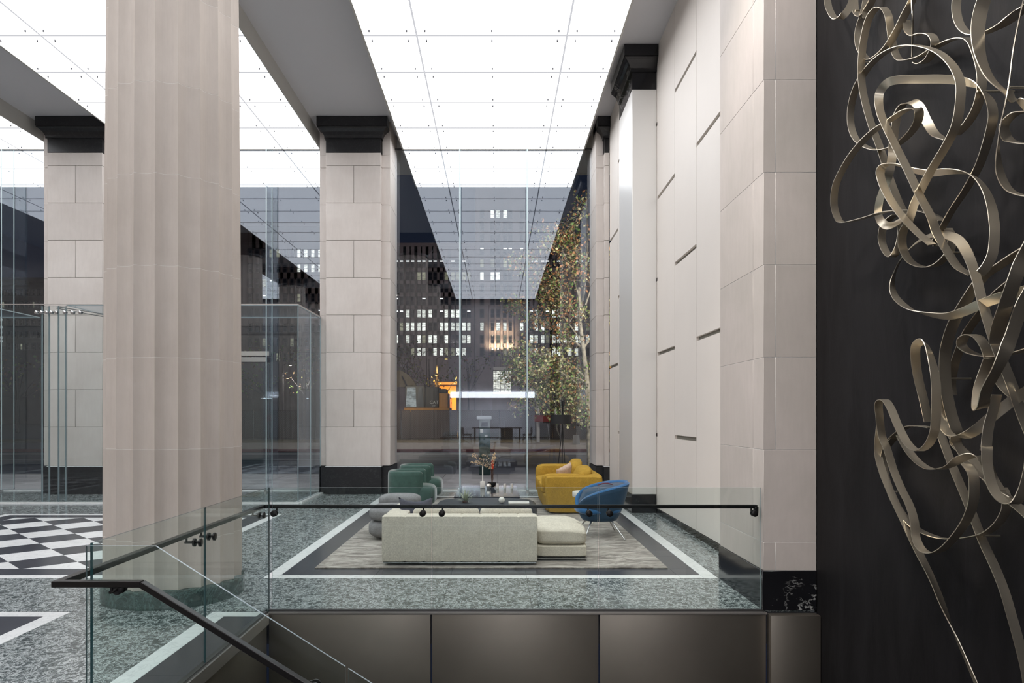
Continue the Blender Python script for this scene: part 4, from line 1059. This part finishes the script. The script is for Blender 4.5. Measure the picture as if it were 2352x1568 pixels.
def building(Y, x0, x1, top, cols, rows, label, fn, mt='brick', depth=20, hp=18, wp=8):
    b = thing('office_building', label, 'building', P((x0+x1)/2, HZ, Y)*1)
    OFF[b.name] = Vector((((x0+x1)/2-VX)*Y/F, Y, 0)); b.location = OFF[b.name]
    c = Y/F
    # the wall is cut into bands and piers so that every window sits in a real opening
    cs = sorted(cols); wy = sorted(rows)
    zz = lambda py: EYE-(py-HZ)*c
    for k, py in enumerate([None]+wy):
        lo = top if py is None else py+hp/2
        hi = (wy[0]-hp/2) if py is None else (wy[k]-hp/2 if k < len(wy) else HZ+5)
        bx('wall_band', M[mt], b, (x0-VX)*c, (x1-VX)*c, Y, Y+1, zz(hi) if hi < HZ else 0, zz(lo))
    edges = [x0]+[v for p_ in cs for v in (p_-wp/2, p_+wp/2)]+[x1]
    for a, e_ in zip(edges[::2], edges[1::2]):
        if e_-a > .5: bx('wall_pier', M[mt], b, (a-VX)*c, (e_-VX)*c, Y-(.25 if e_-a > 8 else 0), Y+1, zz(wy[-1]+hp/2), zz(top))
    bx('rear_mass', M['wframe'], b, (x0-VX)*c, (x1-VX)*c, Y+1.02, Y+depth, 0, zz(top)-.3)
    bx('parapet', M[mt], b, (x0-1-VX)*c, (x1+1-VX)*c, Y-.5, Y+1, zz(top), zz(top)+.9)
    for i, px in enumerate(cs):
        for j, py in enumerate(wy): put_window(b, px, py, Y, fn(px, py), wp, hp)
    return b
rowsA = [808, 779, 750, 720, 691, 662, 634, 605]
def fA(px, py):
    if py == 605: return 'strip' if rb.random() < .8 else 'dark'
    if py in (750, 779): return 'lit' if rb.random() < .55 else rb.choice(('dark', 'dim'))
    if py == 808: return 'lit' if rb.random() < .4 else rb.choice(('dark', 'dim'))
    if py == 720: return 'lit' if rb.random() < .35 else rb.choice(('dark', 'dark', 'strip'))
    if py == 634: return 'dim' if px > 950 and rb.random() < .7 else 'dark'
    return 'dark' if rb.random() < .85 else 'strip'
colsL = [916.5+25.8*i+d for i in range(7) for d in (-5.5, 5.5)]
building(200, 880, 1090, 566, colsL, rowsA, 'dark office block with rows of lit windows behind the excavator', fA)
def fT(px, py):
    L = {492: (1131, 1144, 1160), 605: (1107, 1131, 1160, 1172), 634: (1107, 1131, 1144), 750: (1107, 1144, 1160, 1198), 779: (1144, 1160), 808: (1160, 1172), 576: ()}
    if py == 576: return 'strip' if px in (1107, 1160, 1172, 1198) else 'dark'
    return ('lit' if py in (492, 750, 634) else 'dim') if px in L.get(py, ()) else 'dark'
bt = building(199, 1092, 1212, 425, [1107, 1131, 1144, 1160, 1172, 1198], [808, 779, 750, 720, 691, 662, 634, 605, 576, 547, 519, 492], 'tall central office tower with warm lit bays in the middle of the window', fT)
for px in (1124.5, 1137.5, 1152, 1166, 1178.5):
    MB().tube([P(px, 845, 198.6), P(px, 700, 198.6)], .32, 8).build('engaged_column', M['brick'], bt, smooth=True)
for i, px in enumerate((1131, 1144, 1160, 1172)):
    for py, e in ((797, 2600), (765, 900)):
        lamp('facade_uplight', 'SPOT', P(px, py, 196.6), e*.7, (1, .72, .42), (R(118), 0, 0), shadow_soft_size=.1, spot_size=R(125), spot_blend=1.0)
colsR = [1226+25.8*i+d for i in range(6) for d in (-5.5, 5.5)]
building(200, 1214, 1400, 566, colsR, [808, 779, 750, 720, 605], 'dark office wing behind the leafy tree at right', fA)
# office block seen through the window left of the pier
building(170, 500, 790, 520, [575+16*i for i in range(11)], [820, 786, 752, 718, 684, 650, 616, 582], 'dim office block seen through the window left of the middle pier',
         lambda px, py: ('lit' if py in (582, 616) and px > 680 else 'dim' if rb.random() < .10 else 'strip' if rb.random() < .06 else 'dark'), 'brick2')
b4 = building(150, -60, 130, 648, [8+14*i for i in range(8)], [672, 700, 740, 768, 796], 'brown building with cornice seen at the left edge of the picture',
              lambda px, py: 'dim' if rb.random() < .12 else 'dark', 'brick2', wp=7, hp=13)
MB().box((-70-VX)*150/F, (68-VX)*150/F, 148.6, 151, EYE+(955-655)*150/F, EYE+(955-645)*150/F).build('cornice', plain('cornice', (.30, .22, .16), .8), b4)
sg = thing('blade_sign', 'vertical lit sign at the far left edge of the picture', 'sign', P(4, 775, 60))
OFF[sg.name] = P(4, 775, 60)
c6 = 60/F
bx('sign_board', M['wframe'], sg, (-2-VX)*c6, (9-VX)*c6, 60, 60.3, EYE-(795-HZ)*c6, EYE-(725-HZ)*c6)
for k, ch in enumerate('DDLTON'): text('letter', ch, .30, P(3.5, [735, 752, 760, 767.5, 775.5, 783.5][k]+2, 59.97), wm, sg)
# entrance window of the tower
en = thing('entrance_window', 'tall lit gridded window with stone cornice at the foot of the far tower', 'window', P(1154, 905, 196)); OFF[en.name] = P(1154, 905, 196)
c = 196/F; zz = lambda py: EYE-(py-HZ)*c
bx('lit_glazing', emit('lobby_glow', (1, .98, .86), 1.1, 0, .7), en, (1133-VX)*c, (1174-VX)*c, 196.2, 196.4, zz(905), zz(852))
for px in (1132, 1139, 1149, 1160, 1169, 1175): bx('mullion', M['wframe'], en, (px-.7-VX)*c, (px+.7-VX)*c, 195.9, 196.2, zz(905), zz(850))
for py in (905, 893, 882, 871, 860): bx('transom', M['wframe'], en, (1132-VX)*c, (1175-VX)*c, 195.95, 196.15, zz(py)-.06, zz(py)+.06)
bx('cornice', plain('pale_cornice', (.35, .34, .30), .8), en, (1133-VX)*c, (1175-VX)*c, 195, 196.4, zz(850), zz(843))
bx('surround', M['brick'], en, (1095-VX)*c, (1131-VX)*c, 196.1, 198.4, 0, zz(830)); bx('surround', M['brick'], en, (1176-VX)*c, (1212-VX)*c, 196.1, 198.4, 0, zz(830)); bx('base_wall', M['brick2'], en, (1131-VX)*c, (1176-VX)*c, 196.1, 198.4, 0, zz(905))
# low pavilion with orange fascia, right
pv_ = thing('street_pavilion', 'low building with orange lit fascia behind the tree at right', 'building', P(1322, 955, 75)); OFF[pv_.name] = P(1322, 955, 75)
c = 75/F
bx('fascia', plain('orange_fascia', (.62, .20, .04), .6), pv_, (1285-VX)*c, (1365-VX)*c, 74.5, 76, zz(890)*1.0 if False else EYE+65*c, EYE+74*c)
for i in range(6): bx('glass_bay', plain('teal_glass', (.02, .06, .075), .15) if i == 0 else bpy.data.materials['teal_glass'], pv_, (1286+13*i-VX)*c, (1297+13*i-VX)*c, 75, 75.1, .2, EYE+64*c)
for i in range(7): bx('post', M['wframe'], pv_, (1284+13*i-VX)*c, (1286+13*i-VX)*c, 74.8, 75.1, 0, EYE+65*c)
bx('roof', M['wframe'], pv_, (1283-VX)*c, (1367-VX)*c, 74.8, 82, EYE+74*c, EYE+76*c); bx('rear_wall', M['brick2'], pv_, (1284-VX)*c, (1366-VX)*c, 81, 82, 0, EYE+74*c)
# second low building glowing orange, left
pw_ = thing('site_office', 'low site office glowing orange under a street lamp beyond the excavator', 'building', P(1020, 955, 84)); OFF[pw_.name] = P(1020, 955, 84)
c = 84/F
bx('wall', plain('orange_lit_wall', (.60, .30, .05), .8), pw_, (1000-VX)*c, (1048-VX)*c, 84, 90, 0, EYE+72*c); bx('roof_edge', plain('lit_roof_edge', (.7, .5, .25), .7), pw_, (998-VX)*c, (1050-VX)*c, 83.7, 90, EYE+72*c, EYE+78*c)  # orange lamplight put into the wall and roof edge colours
bx('orange_door', plain('orange_board', (.5, .16, .04), .7), pw_, (1030-VX)*c, (1038-VX)*c, 83.9, 84, .1, EYE+50*c)
# street lamps (pale ones are added to light the street; each carries its own light)
def street_lamp(px, Y, h_, col, e, label):
    X = (px-VX)*Y/F
    s = thing('street_lamp', label, 'lamp', (X, Y, 0), 'street lamps')
    MB().tube([(X, Y, 0), (X, Y, h_)], [.10, .06], 8).build('pole', M['wframe'], s, smooth=True)
    MB().tube([(X, Y, h_), (X+.4, Y-.3, h_+.2), (X+1.0, Y-.6, h_+.1)], .04, 6).build('arm', M['wframe'], s, smooth=True)
    MB().sbox((X+1.1, Y-.65, h_+.05), (.28, .16, .09), 4, 5).build('lamp_head', M['wframe'], s, smooth=True)
    MB().sbox((X+1.1, Y-.65, h_-.06), (.16, .1, .04), 3, 4).build('bulb', emit('bulb_glow', col, 6), s, smooth=True)
    lamp('street_light', 'SPOT', (X+1.1, Y-.65, h_-.28), e, col, shadow_soft_size=.12, spot_size=R(140), spot_blend=.6)
street_lamp(1003, 80, 8.0, (1, .55, .15), 9000, 'orange sodium street lamp over the site office')
street_lamp(1330, 72.5, 5.6, (1, .45, .12), 3000, 'orange street lamp above the low pavilion behind the tree')
street_lamp(868, 44, 9, (1, .90, .78), 1700, 'tall street lamp added out of sight behind the middle limestone pier')
street_lamp(1395, 42, 9, (1, .90, .78), 1700, 'tall street lamp added out of sight behind the right pier')
street_lamp(650, 90, 8, (1, .85, .72), 2500, 'street lamp added in the distance beyond the glass vestibule')
s = thing('tree_fill_lamp', 'unseen lamp added right of the windows to brighten the street tree', 'lamp', (4.9, 19.2, 5.2))
bx('lamp_head', M['wframe'], s, 4.85, 5.05, 19.1, 19.3, 5.1, 5.5); bx('bracket', M['wframe'], s, 4.9, 5.6, 19.15, 19.25, 5.5, 5.56)  # out-of-view lamp added to brighten the tree leaves
q_ = lamp('tree_fill_spot', 'SPOT', (4.8, 19.3, 5.3), 1500, (1, .93, .8), shadow_soft_size=.1, spot_size=R(100)); aim(q_, (2.6, 23.6, 4.6))
for (px, Y, z, e) in ((980, 150, 24, 17000), (1300, 150, 24, 14000), (640, 132, 20, 8000)):  # lamps added to brighten the far office facades
    X = (px-VX)*Y/F
    s = thing('facade_fill', 'distant flood mast added to brighten the %s office facade' % {980: 'left', 1300: 'right', 640: 'far left'}[px], 'lamp', (X, Y, 0))
    MB().tube([(X, Y, 0), (X, Y, z-.3)], .1, 6).build('pole', M['wframe'], s); bx('flood_head', M['wframe'], s, X-.3, X+.3, Y-.5, Y-.1, z-.35, z+.25)
    lamp('flood', 'SPOT', (X, Y+.3, z), e, (1, .88, .86), (R(98), 0, 0), shadow_soft_size=.3, spot_size=R(150), spot_blend=.8)
# parking pay station on the near sidewalk
s = thing('pay_station', 'dark green pay station with pale head on the sidewalk outside the middle window', 'kiosk', (-.365, 20.8, 0))
c = 20.8/F
bx('body', plain('dark_green_paint', (.018, .045, .04), .35), s, (1101-VX)*c, (1126-VX)*c, 20.7, 21.0, 0, 1.36, bevel=.02); bx('display_head', plain('pale_grey_plastic', (.34, .37, .36), .3), s, (1101-VX)*c, (1126-VX)*c, 20.7, 21.0, 1.36, 1.60, bevel=.02)
bx('solar_cap', plain('white_cap', (.6, .62, .64), .4), s, (1095-VX)*c, (1129-VX)*c, 20.62, 21.08, 1.60, 1.70, bevel=.02)
bx('screen', M['darkpane'], s, (1106-VX)*c, (1121-VX)*c, 20.68, 20.70, 1.40, 1.52); bx('instruction_label', M['whiteo'], s, (1103-VX)*c, (1110-VX)*c, 20.685, 20.70, 1.22, 1.33); bx('card_slot', M['steel'], s, (1113-VX)*c, (1120-VX)*c, 20.685, 20.70, 1.10, 1.16)
# white column with dark red board; pole sign with white weighted base
s = thing('banner_column', 'white column carrying a dark red board across the street', 'sign', P(1236, 1020, 46)); OFF[s.name] = P(1236, 1020, 46)
c = 46/F
MB().tube([P(1236, 1015, 46), P(1236, 915, 46)], .11, 10).build('column', plain('white_column', (.5, .5, .52), .6), s, smooth=True)
bx('red_board', plain('dark_red_board', (.17, .018, .018), .6), s, (1227-VX)*c, (1320-VX)*c, 45.7, 45.8, EYE-(968-HZ)*c, EYE-(953-HZ)*c)
s = thing('parking_sign', 'pole sign with small white plate and white weighted base across the street', 'sign', P(1326, 1020, 43)); OFF[s.name] = P(1326, 1020, 43)
c = 43/F
MB().tube([P(1325, 1005, 43), P(1323, 915, 43)], .03, 8).build('pole', M['steel'], s, smooth=True)
bx('sign_plate', M['whiteo'], s, (1323-VX)*c, (1329-VX)*c, 42.9, 42.93, EYE-(942-HZ)*c, EYE-(925-HZ)*c)
MB().prism([((1316-VX)*c, -.01), ((1332-VX)*c, -.01), ((1330-VX)*c, EYE-(999-HZ)*c), ((1318-VX)*c, EYE-(999-HZ)*c)], 42.9, 43.3, 'y').build('base', plain('white_plastic', (.5, .5, .5), .5), s)
# ---- trees -----------------------------------------------------------
LM = [plain('leaf_olive', (.30, .30, .10), .6), plain('leaf_green', (.14, .25, .06), .6), plain('leaf_rust', (.42, .19, .08), .6), plain('leaf_pale', (.62, .58, .32), .6), plain('leaf_brown', (.16, .10, .05), .7)]
M['bark'] = plain('pale_bark', (.34, .30, .24), .8, nscale=8, namt=.25)
def leaves(mb, c, rad, n, sz, wts, r_):
    for _ in range(n):
        d = Vector([r_.gauss(0, 1) for _ in range(3)]).normalized()*rad*(r_.random()**.5)
        p = Vector(c)+Vector((d.x, d.y, d.z*.8)); s_ = sz*r_.uniform(.6, 1.25)
        a = Vector([r_.gauss(0, 1) for _ in range(3)]).normalized(); b = a.cross(Vector([r_.gauss(0, 1) for _ in range(3)])).normalized(); nn = a.cross(b)
        mb.mi = r_.choices(range(5), wts)[0]
        mb.add([p-a*s_*.6, p-a*s_*.1+b*s_*.42+nn*s_*.1, p+a*s_*.6, p-a*s_*.1-b*s_*.42+nn*s_*.1], [(0, 1, 2), (0, 2, 3)])
tr = thing('plane_tree', 'leafy autumn street tree with pale branches outside the window at right', 'tree', (3.05, 24, 0))
r_ = random.Random(5); lf = MB(); br = MB()
TY = 23.6
def tp(px, py, dy=0): return P(px, py, TY+dy)
br.tube([(3.06, TY, 0), tp(1352, 960), tp(1349, 880), tp(1340, 800), tp(1332, 740), tp(1330, 660)], [.12, .10, .085, .07, .055, .04], 8)
br.tube([tp(1330, 740), tp(1345, 640, .5), tp(1350, 540, .6), tp(1346, 440, .6)], [.05, .04, .03, .015], 7)
limbs = []
for (L, r0) in (([(1349, 880), (1320, 868), (1270, 880), (1230, 895), (1195, 925)], .035), ([(1352, 930), (1325, 905), (1290, 893), (1262, 905), (1240, 940)], .03),
                ([(1340, 800), (1300, 770), (1260, 745), (1215, 725), (1175, 700)], .035), ([(1332, 740), (1310, 700), (1280, 660), (1240, 630), (1205, 590)], .03),
                ([(1330, 680), (1310, 620), (1290, 570), (1270, 540)], .028), ([(1345, 640), (1330, 590), (1318, 540), (1330, 480)], .025), ([(1349, 870), (1300, 830), (1250, 815), (1200, 830), (1170, 870)], .03),
                ([(1352, 945), (1330, 935), (1300, 950), (1270, 945)], .02), ([(1340, 800), (1380, 740), (1420, 690), (1450, 600)], .04), ([(1350, 880), (1390, 850), (1440, 820)], .03), ([(1345, 700), (1370, 620), (1390, 520)], .03),
                ([(1340, 790), (1290, 720), (1265, 690), (1250, 650)], .025), ([(1350, 900), (1280, 850), (1235, 850), (1205, 870)], .02)):
    dy = r_.uniform(-1.4, 1.2)
    pts = crom([tuple(tp(x, y, dy*i/len(L))) for i, (x, y) in enumerate(L)], 6); n = len(pts)
    br.tube(pts, [r0*(1-.75*i/n) for i in range(n)], 6); limbs.append(pts)
    for k in range(4, n, 2):
        e = Vector(pts[k])+Vector((r_.uniform(-.5, .3), r_.uniform(-.4, .4), r_.uniform(-.35, .5)))
        br.tube([pts[k], (Vector(pts[k])+e)/2+Vector((0, 0, .05)), e], [.010, .007, .004], 4)
        top = pts[k][2] > 4.2
        wts = (3, 2.2, 4.5, 1.2, 3.0) if top else (4, 3, 1.5, 3.5, 2)
        leaves(lf, e, .42, 52, .088, wts, r_); leaves(lf, pts[k], .46, 50, .085, wts, r_)
        for _ in range(3):
            e2 = e+Vector((r_.uniform(-.5, .4), r_.uniform(-.3, .3), r_.uniform(-.35, .35))); br.tube([pts[k], (Vector(pts[k])+e2)/2+Vector((.05, 0, .08)), e2], [.008, .006, .003], 4)
br.build('trunk_and_branches', M['bark'], tr, smooth=True)
tag(lf.build('foliage', LM, tr), kind='stuff')
def small_tree(px, Y, h_, w_, label, wts, n=260, sz=.3):
    X = (px-VX)*Y/F
    t = thing('street_tree', label, 'tree', (X, Y, 0), 'street trees across the road')
    m = MB(); m.tube([(X, Y, 0), (X+.1, Y, h_*.5), (X, Y, h_*.8)], [.16, .11, .05], 7)
    l = MB(); r2 = random.Random(int(px))
    for k in range(9):
        a = r2.uniform(0, 2*PI); e = Vector((X+w_*.75*math.cos(a)*r2.random(), Y+w_*.5*math.sin(a), h_*r2.uniform(.5, .98)))
        m.tube([(X, Y, h_*.42), e], [.05, .02], 5); leaves(l, e, w_*.38, n//9, sz, wts, r2)
    m.build('trunk', M['wframe'], t, smooth=True); tag(l.build('foliage', LM, t), kind='stuff')
DK = (2, 3, .6, .2, 4)
for px, Y, h_, w_, lb in ((935, 95, 11, 5.5, 'dark street tree above the excavator cab'), (1008, 78, 6.2, 2.6, 'small bare street tree lit orange beside the site office'), (985, 110, 13, 6, 'dark tree between the excavator and the office block'),
                          (1075, 105, 11, 4.5, 'dark tree left of the lit entrance window'), (1195, 110, 12, 5, 'dark tree right of the lit entrance window'), (610, 80, 9, 5, 'dark tree seen through the vestibule left of the middle pier'),
                          (700, 88, 10, 5, 'dark tree behind the right end of the vestibule'), (40, 75, 8, 4.5, 'dark tree with small lights at the far left window')):
    small_tree(px, Y, h_, w_, lb, (4, 1, 5, 2, 1) if px == 1008 else DK, 220 if px != 1008 else 60)
